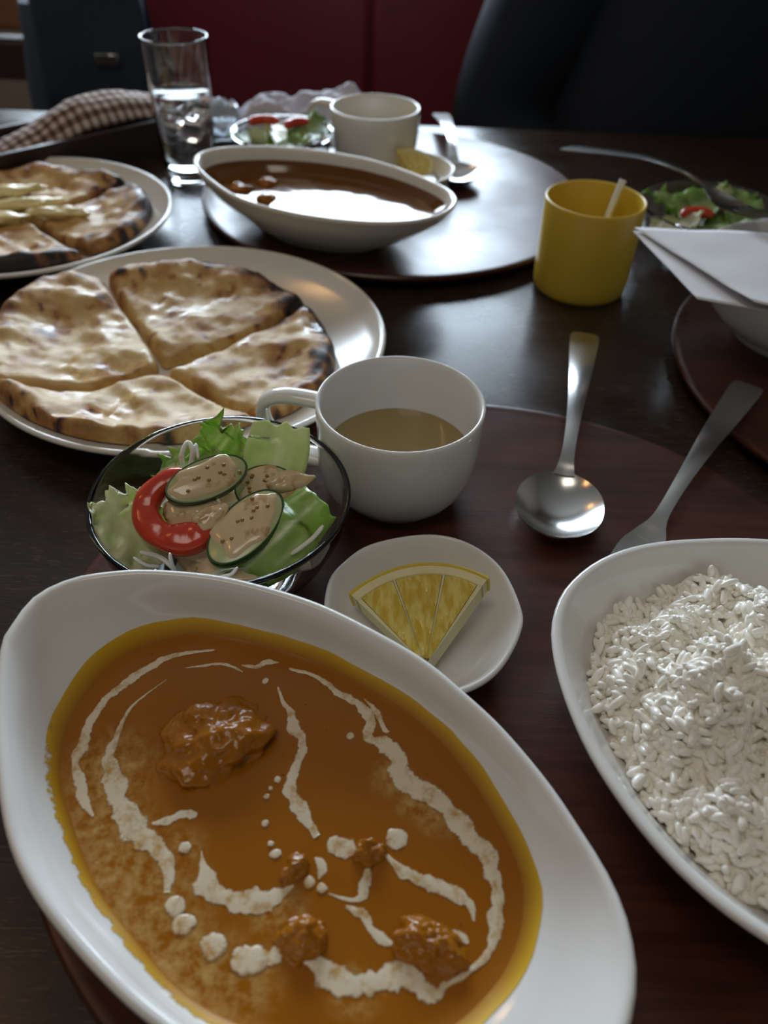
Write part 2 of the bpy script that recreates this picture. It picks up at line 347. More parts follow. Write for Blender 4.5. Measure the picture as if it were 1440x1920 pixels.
RIM = [(-14.15,18.3,6.7),(-14.1,19.4,6.75),(-13.7,20.8,6.8),(-12.6,21.8,6.8),(-11.2,22.3,6.75),(-9.6,22.55,6.7),(-7.0,22.5,6.6),(-4.75,22.1,6.45),(-2.45,21.4,6.3),(-.25,20.3,6.15),(1.85,18.95,6.05),(3.45,17.45,5.95),(4.7,16.1,5.85),(6.0,14.2,5.8),(6.85,12.55,5.8),(7.5,11.05,5.85),(7.8,9.7,5.95),(7.8,8.55,6.0),(7.6,7.6,6.05),(6.9,6.2,6.05),(5.5,4.9,6.0),(3.0,4.0,5.95),(0,4.2,5.9),(-3.0,5.1,5.9),(-5.8,6.5,5.9),(-7.25,7.4,5.95),(-8.85,8.6,6.0),(-10.2,9.8,6.1),(-11.35,11.2,6.2),(-12.3,12.95,6.35),(-13.4,15.6,6.5)]
SOUPZ = 4.0
STAIN = [(x, y, 0) for x, y, z in [(-11.99,15.06,4.60),(-12.27,17.08,4.60),(-11.74,19.35,4.60),(-10.44,20.92,4.60),(-8.41,21.79,4.60),(-6.16,21.85,4.60),(-3.36,21.12,4.60),(-0.63,19.88,4.60),(1.94,17.96,4.60),(3.86,15.52,4.60),(5.01,13.33,4.60),(5.63,11.53,4.60),(5.55,10.19,4.60),(5.07,8.93,4.60),(4.16,7.74,4.60),(2.70,6.62,4.60),(0.60,5.91,4.60),(-1.79,6.09,4.60),(-5.13,7.15,4.60),(-7.66,9.08,4.60),(-9.55,10.95,4.60),(-11.26,13.45,4.60)]]
CB = (-3.4, 14.0)
ANG, ST, TP = curry_bowl(RIM, STAIN, CB, TZ, SOUPZ, 'white oval bowl of orange curry with cream swirls in the foreground', M['ceramic'])
# far bowl: the same bowl turned on the farther tray
def move_outline(P, c, c2, rot, s=1.0):
    out = []
    for p in P:
        x, y = (p[0] - c[0]) * s, (p[1] - c[1]) * s
        out.append((c2[0] + x * math.cos(rot) - y * math.sin(rot), c2[1] + x * math.sin(rot) + y * math.cos(rot), p[2]))
    return out
FC = (-6.6, 69.0); FROT = math.radians(14)
RIM2 = [(x, y, 6.0 + (z - 6.3) * .6) for x, y, z in move_outline(RIM, CB, FC, FROT, .95)]
STAIN2 = move_outline(RIM, CB, FC, FROT, .87); FSZ = 4.2
ANG2, ST2, TP2 = curry_bowl(RIM2, STAIN2, FC, TZ, FSZ, 'white oval bowl of brown curry mirroring the bright window on the far tray', M['ceramic_cream'], 96)
def disc_surface(c, A, st, f, z, attrf=None, nr=26, zf=None):
    V = [(c[0], c[1], z)]; Fc = []; n = len(A)
    for k in range(1, nr + 1):
        s = f * k / nr
        for a, r in zip(A, st):
            x, y = c[0] + r * s * math.cos(a), c[1] + r * s * math.sin(a)
            zz = z + (.10 * max(0, (k / nr - .93) / .07) ** 2) + (zf(x, y) if zf else 0)
            V.append((x, y, zz))
    for i in range(n): Fc.append((0, 1 + i, 1 + (i + 1) % n))
    for k in range(nr - 1):
        for i in range(n):
            a, b = 1 + k * n + i, 1 + k * n + (i + 1) % n; Fc.append((a, a + n, b + n, b))
    return V, Fc
# cream stirred into the sauce: hazy zones along the left and lower streaks
HAZE = [(-9.61,15.08,1.85),(-9.18,12.87,1.85),(-8.43,11.78,2.10),(-7.30,10.52,2.10),(-6.14,9.19,1.85),(-4.97,8.32,1.60),(-3.82,8.22,1.36),(-10.11,13.82,0.99),(-6.29,12.32,0.74),(-3.27,10.17,0.74)] + [(0.67,15.09,0.86),(1.55,14.29,0.86),(2.30,13.72,0.86),(-0.33,8.05,0.86),(2.19,9.18,0.74),(-2.61,10.36,0.74)]
def haze(x, y):
    v = 0
    for hx, hy, hr in HAZE: v = max(v, max(0, 1 - math.hypot(x - hx, y - hy) / (hr * 1.15)))
    return min(1, v * 1.3)
curry = empty('curry', (CB[0], CB[1], SOUPZ - .5), 'orange brown curry with white cream swirls in the foreground bowl', 'curry')
def swell(x, y): return .035 * fbm(x * .35, y * .35, 3.0, 2)
g = disc_surface(CB, ANG, ST, .94, SOUPZ, nr=60, zf=swell)
mk('sauce', g, M['curry'], curry, smooth=180, attr=('cream', [haze(v[0], v[1]) for v in g[0]]))
# sauce film left on the wall of the bowl
V, Fc, ta, ga = [], [], [], []
KF = 9; nA = len(ANG)
for k in range(KF):
    u = k / (KF - 1)
    for i, (a, r) in enumerate(zip(ANG, ST)):
        uu = u * (.92 + .10 * fbm(5 * math.cos(a), 5 * math.sin(a), 1.7, 2)); s = .93 + .07 * uu
        V.append((CB[0] + r * s * math.cos(a), CB[1] + r * s * math.sin(a), SOUPZ + .6 * uu + .035))
        ta.append(u); low = max(0, math.cos(a - math.radians(-140)))
        lw = min(1, max(0, low - .25) * 2); ga.append(.10 + (.03 + .38 * lw) * u * u)
for k in range(KF - 1):
    for i in range(nA):
        j = (i + 1) % nA; Fc.append((k * nA + i, k * nA + j, (k + 1) * nA + j, (k + 1) * nA + i))
fo = mk('sauce_film', (V, Fc), M['film'], curry, smooth=180, attr=('t', ta))
fo.data.attributes.new('gap', 'FLOAT', 'POINT').data.foreach_set('value', np.array(ga, np.float32))
def streak(pts, seed):
    """raised ragged ribbon of cream; pts carry x, y, width in cm"""
    P = catmull([(p[0], p[1], p[2]) for p in pts], 7, closed=False); n = len(P); V = []; Fc = []; ed_ = []
    for i, p in enumerate(P):
        q0, q1 = P[max(i - 1, 0)], P[min(i + 1, n - 1)]; d = (q1 - q0)[:2]; d = d / (np.linalg.norm(d) + 1e-9); nr = np.array((-d[1], d[0]))
        e = min(1, .35 + 3.0 * min(i, n - 1 - i) / n)
        wl = .72 * p[2] * e * (1 + .55 * fbm(p[0] * 2.2, p[1] * 2.2, seed)); wr = .72 * p[2] * e * (1 + .55 * fbm(p[0] * 2.2 + 9, p[1] * 2.2, seed))
        for s, h in ((-1, .0), (-.6, .022), (0, .035), (.6, .022), (1, .0)):
            ed_.append(abs(s))
            o = nr * (s * (wl if s < 0 else wr)); x, y = p[0] + o[0], p[1] + o[1]
            V.append((x, y, SOUPZ + swell(x, y) + .012 + h * min(1, p[2] * 3)))
    for i in range(n - 1):
        for j in range(4): Fc.append((i * 5 + j, i * 5 + j + 1, i * 5 + 6 + j, i * 5 + 5 + j))
    Fc.append((0, 1, 2, 3, 4)); Fc.append(tuple(reversed(range((n - 1) * 5, n * 5))))
    Fc = [tuple(reversed(f)) for f in Fc]
    return V, Fc, ed_
STREAKS = [
 [(-6.85,20.61,0.20),(-7.97,20.39,0.27),(-8.79,20.08,0.25),(-9.51,19.44,0.30),(-10.34,18.50,0.27),(-10.76,17.73,0.25),(-10.98,16.70,0.30),(-10.94,15.91,0.37),(-11.01,15.19,0.22),(-10.64,14.62,0.30),(-10.33,13.91,0.54),(-9.75,13.23,0.25)],
 [(-8.50,19.03,0.07),(-9.21,18.23,0.09),(-9.65,17.48,0.11),(-9.77,16.41,0.17),(-9.83,15.51,0.37),(-9.34,14.46,0.62),(-8.93,13.66,0.59),(-8.29,13.00,0.69),(-7.72,12.55,0.62),(-7.04,12.02,0.54),(-6.74,11.49,0.62),(-6.61,10.72,0.49)],
 [(-7.65,13.03,0.20),(-7.04,13.20,0.27),(-6.53,13.46,0.27),(-6.15,13.43,0.37)],
 [(-5.76,12.16,0.10),(-5.59,11.62,0.27),(-5.34,11.11,0.62),(-4.82,10.70,0.44),(-4.18,10.51,0.62),(-3.49,10.54,0.57),(-2.84,10.86,0.37),(-2.52,11.13,0.32)],
 [(-7.87,19.65,0.09),(-7.09,19.82,0.11),(-6.45,19.92,0.11),(-5.87,19.75,0.12),(-5.51,19.54,0.10)], [(-5.62,19.89,0.10),(-5.01,19.83,0.20),(-4.60,20.07,0.30),(-4.11,20.08,0.17)],
 [(-3.64,19.81,0.27),(-2.45,19.44,0.32),(-1.53,18.71,0.37),(-0.65,18.19,0.42),(-0.26,17.53,0.37),(-0.23,16.71,0.35),(0.34,16.51,0.49),(0.85,15.97,0.57),(0.96,15.21,0.64),(1.55,14.70,0.69),(2.32,14.43,0.59),(2.87,13.74,0.64),(3.48,12.89,0.62),(3.91,12.35,0.49),(4.17,11.64,0.44),(4.21,10.95,0.39),(4.05,10.03,0.37),(3.84,9.39,0.35),(3.43,8.92,0.30),(2.83,8.52,0.30),(2.25,8.21,0.25)],
 [(-0.51,18.50,0.10),(0.04,17.85,0.17),(0.32,17.14,0.17),(0.53,17.03,0.10)],
 [(-3.99,18.88,0.15),(-3.65,18.11,0.25),(-3.36,17.70,0.27),(-3.17,17.05,0.42),(-2.76,16.60,0.27),(-2.78,15.81,0.27),(-2.99,14.94,0.32),(-2.98,14.41,0.42),(-2.62,13.82,0.47),(-2.29,13.34,0.52),(-1.87,12.80,0.49)],
 [(-1.48,12.70,0.37),(-1.12,12.53,0.54),(-0.51,12.27,0.47)], [(0.45,12.31,0.22),(1.00,11.79,0.35),(1.63,11.46,0.39),(2.33,11.27,0.37),(2.94,10.99,0.35),(3.32,10.66,0.30),(3.40,10.21,0.15)],
 [(-0.12,11.83,0.37),(-0.14,11.22,0.37),(-0.30,10.82,0.22),(-0.64,10.73,0.11),(-1.36,10.91,0.09)], [(-0.76,10.51,0.25),(-0.19,10.28,0.27),(0.08,9.89,0.20),(0.43,9.58,0.27),(0.76,9.42,0.25)],
 [(-1.98,8.88,0.44),(-1.52,8.74,0.67),(-1.08,8.46,0.69),(-0.50,8.26,0.64),(0.23,8.32,0.62),(0.87,8.53,0.67),(1.28,8.50,0.62),(1.77,8.19,0.54),(2.17,8.10,0.54),(2.44,8.40,0.32)],
 [(-1.90,12.08,0.12),(-1.65,11.77,0.27),(-1.70,11.37,0.15)], [(2.47,9.83,0.12),(2.89,9.79,0.25),(3.17,9.54,0.17)],
 [(-2.99,8.69,0.25),(-2.87,9.04,0.42),(-2.69,9.27,0.15)]]
for i, sg in enumerate(STREAKS): g = streak(sg, i * 3.1); mk('cream_streak', g, M['cream'], curry, smooth=180, attr=('edge', g[2]))
def drop(x, y, rx, ry, rot, seed):
    V = [(x, y, SOUPZ + swell(x, y) + .065)]; Fc = []; n = 20
    for k, (s, h) in enumerate(((.6, .055), (.9, .035), (1.0, .0))):
        for i in range(n):
            a = 2 * math.pi * i / n; w_ = 1 + .18 * N(math.cos(a) * 1.4 + seed, math.sin(a) * 1.4, seed)
            dx, dy = rx * s * w_ * math.cos(a), ry * s * w_ * math.sin(a)
            px, py = x + dx * math.cos(rot) - dy * math.sin(rot), y + dx * math.sin(rot) + dy * math.cos(rot); V.append((px, py, SOUPZ + swell(px, py) + h))
    for i in range(n): Fc.append((0, 1 + i, 1 + (i + 1) % n))
    for k in range(2):
        for i in range(n):
            a, b = 1 + k * n + i, 1 + k * n + (i + 1) % n; Fc.append((a, a + n, b + n, b))
    return V, Fc
DROPS = [(-0.95,16.80,0.21),(0.85,12.84,0.52),(-1.57,11.06,0.25),(-2.00,11.23,0.30)] + [(-4.53,19.14,0.22),(-3.22,12.14,0.27),(-3.44,12.48,0.16),(-3.73,13.20,0.20),(-3.81,14.19,0.15),(-3.71,14.51,0.12),(-3.51,14.86,0.16),(-6.22,10.31,0.42),(-5.85,9.77,0.49),(-4.80,9.16,0.57),(-3.87,8.81,0.57),(-3.42,8.84,0.54),(-6.32,12.23,0.30)]
for i, (x, y, r) in enumerate(DROPS): mk('cream_drop', drop(x, y, r * .8, r * .8 * random.uniform(.8, 1.15), random.uniform(0, 3), i * 1.7), M['cream'], curry, smooth=180, attr=('edge', [0] + [.5] * 20 + [.8] * 20 + [1] * 20))
CH = [((-6.02,16.40,4.10), 2.05, 1.75, 1.15, .55, 'largest chicken chunk with glossy top rising from the curry', .5),
      ((-0.06,12.29,4.00), .55, .5, .62, .35, 'small chicken peak beside the round cream drop in the curry', .2),
      ((-2.53,11.66,3.90), .62, .42, .45, .35, 'low chicken bump in the middle of the curry left of the cream dots', .9),
      ((-2.13,9.46,4.00), .85, .7, .7, .4, 'chicken piece near the bottom of the curry above a thick cream streak', .3),
      ((1.97,9.45,4.00), 1.15, .75, .7, .45, 'chicken piece at the lower right of the curry inside the cream curl', -.3)]
for i, (p, rx, ry, rz, am, lb, ro) in enumerate(CH):
    g = blob((p[0], p[1], SOUPZ - .12), rx, ry, rz, am * .8, .85, 11 + i * 5, 72, 44, ro)
    g = ([(v[0], v[1], v[2] + .10 * fbm(v[0] * 2.4, v[1] * 2.4, v[2] * 2.4 + i, 3)) for v in g[0]], g[1])
    o = mk('chicken_piece', g, M['chicken'], org=(p[0], p[1], SOUPZ - .3), smooth=180)
    tag(o, lb, 'chicken', 'chicken pieces in the near curry')
fcur = mk('brown_curry', disc_surface(FC, ANG2, ST2, .945, FSZ, nr=14, zf=lambda x, y: .02 * fbm(x * .5, y * .5)), M['curry_far'], org=(FC[0], FC[1], FSZ - .3), smooth=180)
tag(fcur, 'glossy brown curry surface reflecting the window in the far bowl', 'curry')
V, Fc = [], []
for k in range(5):
    u = k / 4
    for a, r in zip(ANG2, ST2):
        s = .93 + .07 * u; V.append((FC[0] + r * s * math.cos(a), FC[1] + r * s * math.sin(a), FSZ + .05 + .6 * u))
n2 = len(ANG2)
for kk in (.22, .42):
    for a, r, q in zip(ANG2, ST2, [Polar(RIM2, FC)] * len(ANG2)):
        rr_, rz_ = q.rad(a), q.zz(a); k_ = 1 - kk
        V.append((FC[0] + ((rr_ - .5) * kk + r * k_ - .04) * math.cos(a), FC[1] + ((rr_ - .5) * kk + r * k_ - .04) * math.sin(a), (rz_ - .16) * kk + (FSZ + .6) * k_ - .22 * math.sin(math.pi * k_) + .07))
for k in range(6):
    for i in range(n2): j = (i + 1) % n2; Fc.append((k * n2 + i, k * n2 + j, (k + 1) * n2 + j, (k + 1) * n2 + i))
mk('sauce_film', (V, Fc), M['curry_far'], fcur, smooth=180)
for k, (a, r0) in enumerate(((2.9, .70), (2.55, .60), (3.2, .52))):
    p = (FC[0] + TP2.rad(a) * r0 * math.cos(a), FC[1] + TP2.rad(a) * r0 * math.sin(a), FSZ)
    o = mk('meat_piece', blob(p, 1.1 - .15 * k, .8, .45, .35, .7, 40 + k), M['chicken'], org=p, smooth=180)
    tag(o, ['meat lump at the left end of the far brown curry', 'meat lump nearest the window glare in the far brown curry', 'smallest meat lump in the far brown curry by the near wall'][k], 'meat', 'meat lumps in the far curry')
def dish(name, outline, c, zb, zr, label, cat, prof_in, floor, th=.42, n=96, matl=None, base=.5, group=None):
    A = [2 * math.pi * i / n - math.pi for i in range(n)]; R = Polar(outline, c)
    rr = [R.rad(a) for a in A]
    def at_(a, r, z): return (c[0] + r * math.cos(a), c[1] + r * math.sin(a), z)
    rings = [[(c[0], c[1], zb + .15)]]
    H_ = zr - zb
    for s, fz in ((base * .88, .04), (base * .94, 0), (base, 0), (base + .02, .05), (base + (1 - base) * .35, .16), (base + (1 - base) * .65, .40), (base + (1 - base) * .86, .70), (base + (1 - base) * .95, .88)):
        rings.append([at_(a, r * s, zb + H_ * fz) for a, r in zip(A, rr)])
    for dr, dz in ((-.02, -.18), (0, -.06), (-.04, .03), (-.15, .07), (-th + .1, .03), (-th, -.08)):
        rings.append([at_(a, r + dr, zr + dz) for a, r in zip(A, rr)])
    for s, fz in prof_in: rings.append([at_(a, (r - th) * s, floor + (zr - floor) * fz) for a, r in zip(A, rr)])
    rings.append([(c[0], c[1], floor)])
    o = mk(name, loft(rings), matl or M['ceramic'], org=(c[0], c[1], zb), smooth=180); tag(o, label, cat, group); return R
RICE_OUT = [(18.2,27.6),(14.9,27.45),(12.1,26.9),(9.9,25.8),(8.2,24.1),(7.35,22.3),(7.1,20.5),(7.25,18.4),(7.75,16.1),(8.55,14.1),(9.6,12.25),(10.85,10.75),(12.4,9.5),(14.1,8.6),(16.2,8.1),(19.5,8.6),(22.8,10.8),(25.4,14.4),(26.6,18.4),(26.3,22.2),(24.5,25.2),(21.5,27.1)]
RC = (16.6, 18.2)
RR = dish('rice_dish', RICE_OUT, RC, TZ, 5.0, 'white rounded dish heaped with rice at the right edge', 'dish', ((.94, .72), (.86, .42), (.76, .17), (.62, .05), (.4, .0)), 2.0, .5)
LEM_OUT = [(-2.5,25.0),(-1.9,26.4),(-.5,27.8),(2.2,28.6),(4.2,28.1),(5.7,26.5),(6.4,24.0),(6.2,22.5),(5.2,20.6),(3.9,19.5),(2.2,19.0),(.3,19.3),(-1.4,20.6),(-2.4,22.6)]
LC = (2.0, 23.8)
dish('small_dish', LEM_OUT, LC, TZ, 3.5, 'small white rounded dish holding the lemon wedge behind the near curry', 'dish', ((.93, .70), (.84, .40), (.72, .16), (.55, .05), (.3, .0)), 1.75, .32, group='small lemon dishes')
LC2 = (1.6, 80.6)
dish('small_dish', move_outline([(x, y, 0) for x, y in LEM_OUT], LC, LC2, .2, .92), LC2, TZ, 3.2, 'small cream dish between the far curry bowl and far cup', 'dish', ((.93, .70), (.84, .40), (.72, .16), (.55, .05), (.3, .0)), 1.75, .32, matl=M['ceramic_cream'], group='small lemon dishes')
# ---- rice
def mound(x, y):
    a = math.atan2(y - RC[1], x - RC[0]); d = math.hypot(x - RC[0], y - RC[1]) / (RR.rad(a) - .5)
    lim = .84 + .06 * N(3 * math.cos(a) + 4, 3 * math.sin(a), 2.2)
    e = max(0.0, 1 - (d / lim) ** 3.2)
    cl = fbm(x * .48 + 3.3, y * .48, 5.1, 2); ridge = 1 - abs(N(x * .33 + 7, y * .33, 1.5)) * 2
    h = 2.1 + 3.3 * e ** .75 + e ** .4 * (1.1 * cl + .7 * ridge + 2.3 * (.55 - noise.voronoi(Vector((x * .30 + 1.7 + .25 * cl, y * .30, 2.0)))[0][0] * 1.2))
    fl = 2.0 + 3.0 * float(np.interp(d, [.4, .62, .76, .86, .94, 1], [0, .05, .17, .42, .72, 1])); h = max(h, fl + .45)
    h += .9 * math.exp(-((x - 14.9) ** 2 + (y - 25.0) ** 2) / 2.2)
    return h, d < lim
NG = 5600
gv, gf = lathe([(0, -.5), (.27, -.43), (.44, -.24), (.5, 0), (.45, .24), (.29, .43), (0, .5)], n=8)
gv = np.array(gv); rng = np.random.default_rng(5)
VV, FF = [], []; cnt = 0
# compact core under the loose grains
core_n = 64; cv = []; cf = []
for j in range(core_n):
    for i in range(core_n):
        x, y = RC[0] - 10.5 + 21 * i / (core_n - 1), RC[1] - 10.8 + 21.6 * j / (core_n - 1); h, ins = mound(x, y); cv.append((x, y, h - .24 if ins else 1.9, ins))
remap = {}
for j in range(core_n - 1):
    for i in range(core_n - 1):
        q = (j * core_n + i, j * core_n + i + 1, (j + 1) * core_n + i + 1, (j + 1) * core_n + i)
        if all(cv[k][3] for k in q):
            for k in q:
                if k not in remap: remap[k] = len(VV); VV.append(cv[k][:3])
            FF.append(tuple(remap[k] for k in q))
VV = [np.array(VV)]; off = len(VV[0])
while cnt < NG:
    x, y = RC[0] + rng.uniform(-10, 10), RC[1] + rng.uniform(-10.5, 10.5)
    h, ins = mound(x, y)
    if not ins: continue
    L, Dm = rng.uniform(.70, .96), rng.uniform(.28, .35)
    z = h + rng.uniform(-.52, .12) + (.25 if rng.random() < .06 else 0)
    hx, hy = mound(x + .3, y)[0] - h, mound(x, y + .3)[0] - h
    nv = Vector((-hx, -hy, .3)).normalized()
    az = rng.uniform(0, 2 * math.pi); tv = Vector((math.cos(az), math.sin(az), 0)); tv = (tv - nv * tv.dot(nv)).normalized()
    el = rng.normal(0, .55); d = (tv * math.cos(el) + nv * math.sin(el)).normalized()
    s1 = d.cross(Vector((.3, .5, .81))).normalized(); s2 = d.cross(s1)
    bend = rng.uniform(-.12, .12)
    p = np.outer(gv[:, 0] * Dm * 1.2, s1) + np.outer(gv[:, 1] * Dm * 1.05, s2) + np.outer(gv[:, 2] * L, d) + np.outer(bend * (gv[:, 2] * 2) ** 2 * L, s1)
    VV.append(p + np.array((x, y, z))); FF += [tuple(k + off for k in f) for f in gf]; off += len(gv); cnt += 1
tag(mk('rice', (np.concatenate(VV), FF), M['rice'], org=(RC[0], RC[1], 2.0), smooth=180), 'heap of cooked white rice grains in the rounded dish', 'rice', kind='stuff')
# ---- soup cups
def cup(c, ang, soup, label, matl, lab_soup):
    e = empty('soup_cup', (c[0], c[1], TZ), label, 'cup', 'white soup cups')
    pr = [(0, .25), (2.5, .25), (2.65, 0), (2.95, 0), (3.05, .18), (3.55, .65), (3.98, 1.35), (4.26, 2.4), (4.40, 3.8), (4.45, 5.4), (4.46, 5.88), (4.42, 5.99), (4.34, 6.02), (4.25, 5.97), (4.20, 5.8), (4.12, 3.8), (3.95, 2.3), (3.55, 1.3), (2.8, .75), (1.5, .6), (0, .58)]
    mk('body', lathe(pr, (c[0], c[1], TZ), 80), matl, e, smooth=180)
    pth = catmull([(4.2, 5.3), (5.2, 5.4), (6.5, 5.35), (7.4, 4.8), (7.55, 3.7), (6.9, 2.5), (5.6, 1.65), (4.0, 1.4)], 6, closed=False)
    P = [(c[0] + r * math.cos(ang), c[1] + r * math.sin(ang), TZ + z) for r, z in pth]
    mk('handle', tube(P, .62, 14, .62, up=(-math.sin(ang) * 0, 0, 1)), matl, e, smooth=180)
    if soup:
        r = float(np.interp(soup, [.75, 1.3, 2.3, 3.8, 5.8], [2.8, 3.55, 3.95, 4.12, 4.2])) + .02
        sp = lathe([(r, soup - .02), (r - .06, soup - .04), (0, soup - .05)], (c[0], c[1], TZ), 64)
        o = mk('broth', (sp[0], [tuple(f) for f in sp[1]]), M['soup'], org=(c[0], c[1], TZ + soup - .5), smooth=180); tag(o, lab_soup, 'soup', 'broth in the cups')
CUP1 = (.65, 34.7)
cup(CUP1, math.radians(171), 2.75, 'white soup cup half full of broth beside the near salad bowl', M['ceramic'], 'pale brown broth in the nearest white cup')
cup((-2.4, 85.6), math.radians(152), 3.6, 'cream soup cup standing on the far tray behind the brown curry', M['ceramic_cream'], 'broth in the cup on the far tray')
# ---- plates
def plate_top(r, R): return .9 if r < R * .62 else .9 + 1.55 * ((r - R * .62) / (R * .38)) ** 1.5
def plate(c, R, label):
    pr = [(0, .3), (R * .50, .3), (R * .52, 0), (R * .56, 0), (R * .58, .3), (R * .70, .62), (R * .86, 1.42), (R * .965, 2.02), (R, 2.28), (R + .02, 2.42), (R - .08, 2.54), (R - .25, 2.54), (R - .42, 2.42)]
    pr += [(R * f, plate_top(R * f, R)) for f in (.93, .88, .82, .76, .70, .66, .62, .4)] + [(0, .9)]
    tag(mk('round_plate', lathe(pr, (c[0], c[1], 0), 128), M['ceramic_cream'], org=(c[0], c[1], 0), smooth=180), label, 'plate', 'naan plates')
PC, PR = (-14.1, 49.0), 13.75
plate(PC, PR, 'large cream plate under the four nearest cheese naan pieces')
PC2, PR2 = (-32.8, 68.7), 13.0
plate(PC2, PR2, 'large cream plate of naan at the left edge farther back')
def naan_piece(poly, pc, pr, nc, label, group, char_dir, T0=1.35, seed=0.0, pale=0.0, char=1.15):
    """poly: outline in world cm; nc: centre of the whole naan"""
    Q = []
    m_ = len(poly)
    for i in range(m_):
        a, b = np.array(poly[i][:2], float), np.array(poly[(i + 1) % m_][:2], float)
        k = max(2, int(np.linalg.norm(b - a) / .45))
        for j in range(k): Q.append(a + (b - a) * j / k)
    for _ in range(1):
        Q = [(Q[i - 1] + 2 * Q[i] + Q[(i + 1) % len(Q)]) / 4 for i in range(len(Q))]
    cen = sum(Q) / len(Q); Q = [cen + (q - cen) * .993 for q in Q]; n = len(Q)
    def outer(p):
        return np.hypot(p[0] - nc[0], p[1] - nc[1])
    ro = max(outer(q) for q in Q)
    V, tv, rings = [], [], []
    def top(p, t, ex=8):
        r = math.hypot(p[0] - pc[0], p[1] - pc[1]); b = plate_top(min(r, pr), pr) + .12
        crust = min(1, max(0, (outer(p) / ro - .62) / .3))
        pf = T0 * (1 - min(1, max(0, t)) ** ex) ** .5
        und = 1 + .42 * fbm(p[0] * .30 + seed, p[1] * .30, seed, 2) + .13 * fbm(p[0] * 1.0, p[1] * 1.0, seed + 3) + .22 * max(0, N(p[0] * .8 + seed, p[1] * .8, 6.0)) + .30 * crust
        return b, b + pf * und * (.72 + .28 * crust)
    def toast(p, t):
        ox, oy = p[0] - nc[0], p[1] - nc[1]; r = math.hypot(ox, oy) / ro; an = math.atan2(oy, ox)
        ed = max(0, (r - .62) / .30) * max(0, min(1, (t - .55) / .4))
        dr = .5 + .5 * math.cos(an - char_dir)
        v = .20 - pale + .42 * max(0, fbm(p[0] * .42 + seed, p[1] * .42, 9.1, 3)) + ed * (.14 + char * dr ** 4) * (.7 + .8 * fbm(p[0] * .9, p[1] * .9, 2.2))
        s = fbm(p[0] * 1.5 + 4, p[1] * 1.5, seed * 2 + 1.1, 2)
        if s > .30: v += (s - .30) * 2.0 * (.45 + ed)
        return max(0, min(1, v))
    an = np.array([math.atan2(q[1] - cen[1], q[0] - cen[0]) for q in Q]); rq = np.array([math.hypot(*(q - cen)) for q in Q])
    exq = np.array([26 - 19 * min(1, max(0, (outer(q) / ro - .72) / .15)) for q in Q]); od = np.argsort(an); an, rqs, exs = an[od], rq[od], exq[od]
    pts, tt, ee = [], [], []
    for t in (1.0, .99, .97, .945, .915, .88):
        for q, e_ in zip(Q, exq): pts.append(cen + (q - cen) * t); tt.append(t); ee.append(e_)
    R0 = max(rq); stp = .30; ng = int(R0 / stp) + 1
    for a_ in range(-ng, ng + 1):
        for b_ in range(-ng, ng + 1):
            p = cen + np.array((a_ * stp + (b_ % 2) * stp * .5, b_ * stp)); d = p - cen; th = math.atan2(d[1], d[0])
            t = math.hypot(*d) / float(np.interp(th, an, rqs, period=2 * math.pi))
            if t < .85: pts.append(p); tt.append(t); ee.append(float(np.interp(th, an, exs, period=2 * math.pi)))
    from mathutils.geometry import delaunay_2d_cdt
    rs = delaunay_2d_cdt([Vector(p) for p in pts], [(k, (k + 1) % n) for k in range(n)], [], 1, 1e-6)
    V, Fc, org_ = rs[0], [tuple(f) for f in rs[2]], rs[3]
    G3 = []
    for p, o_ in zip(V, org_):
        k = o_[0] if o_ else 0; b, z = top((p.x, p.y), tt[k], ee[k]); G3.append((p.x, p.y, z)); tv.append(toast((p.x, p.y), tt[k]))
    rim_ids = {o_[0]: m__ for m__, o_ in enumerate(org_) if o_ and o_[0] < n}
    prev = [rim_ids[k] for k in range(n)]
    for s_ in (.985, .8, .4):
        cur = []
        for q in Q:
            p = cen + (q - cen) * s_; b, _ = top(p, 1); cur.append(len(G3)); G3.append((p[0], p[1], b if s_ > .98 else b - .06)); tv.append(min(1, toast(p, 1) + .12))
        for k in range(n): Fc.append((prev[(k + 1) % n], prev[k], cur[k], cur[(k + 1) % n]))
        prev = cur
    Fc.append(tuple(reversed(prev)))
    sgn = sum((Q[k][0] * Q[(k + 1) % n][1] - Q[(k + 1) % n][0] * Q[k][1]) for k in range(n))
    g = (G3, Fc)
    o = mk('naan_piece', g, M['naan'], org=(nc[0], nc[1], .9), smooth=180, attr=('toast', tv)); tag(o, label, 'naan', group); return o
NC = (-15.4, 45.2)
GN = 'cheese naan pieces on the near plate'
naan_piece([(-27.4,50.0),(-27.2,52.6),(-26.4,54.9),(-24.6,56.6),(-22.3,57.1),(-20.7,54.5),(-18.2,50.7),(-15.6,46.4),(-15.6,45.3),(-18.8,42.6),(-24.6,41.4),(-26.2,44.0),(-27.2,47.0)], PC, PR, NC, 'left piece of the cut cheese naan, running past the left edge', GN, 2.8, seed=1.3, pale=.03, char=.4)
naan_piece([(-22.2,57.3),(-20.6,58.7),(-18.3,59.6),(-15.5,60.1),(-12.8,59.5),(-10.0,58.4),(-7.9,56.8),(-6.3,54.9),(-7.4,53.2),(-11.4,49.2),(-15.3,46.2),(-18.0,50.7),(-20.5,54.5)], PC, PR, NC, 'rear piece of the cut cheese naan under the far curry bowl', GN, .75, seed=4.1, char=.9)
naan_piece([(-14.9,45.1),(-11.2,48.7),(-7.2,52.8),(-6.0,54.3),(-4.7,51.7),(-3.8,48.8),(-3.7,46.2),(-4.2,43.8),(-6.0,40.9),(-7.6,39.9),(-11.2,42.4)], PC, PR, NC, 'right piece of the cut cheese naan with the blackened crust', GN, .45, seed=7.7)
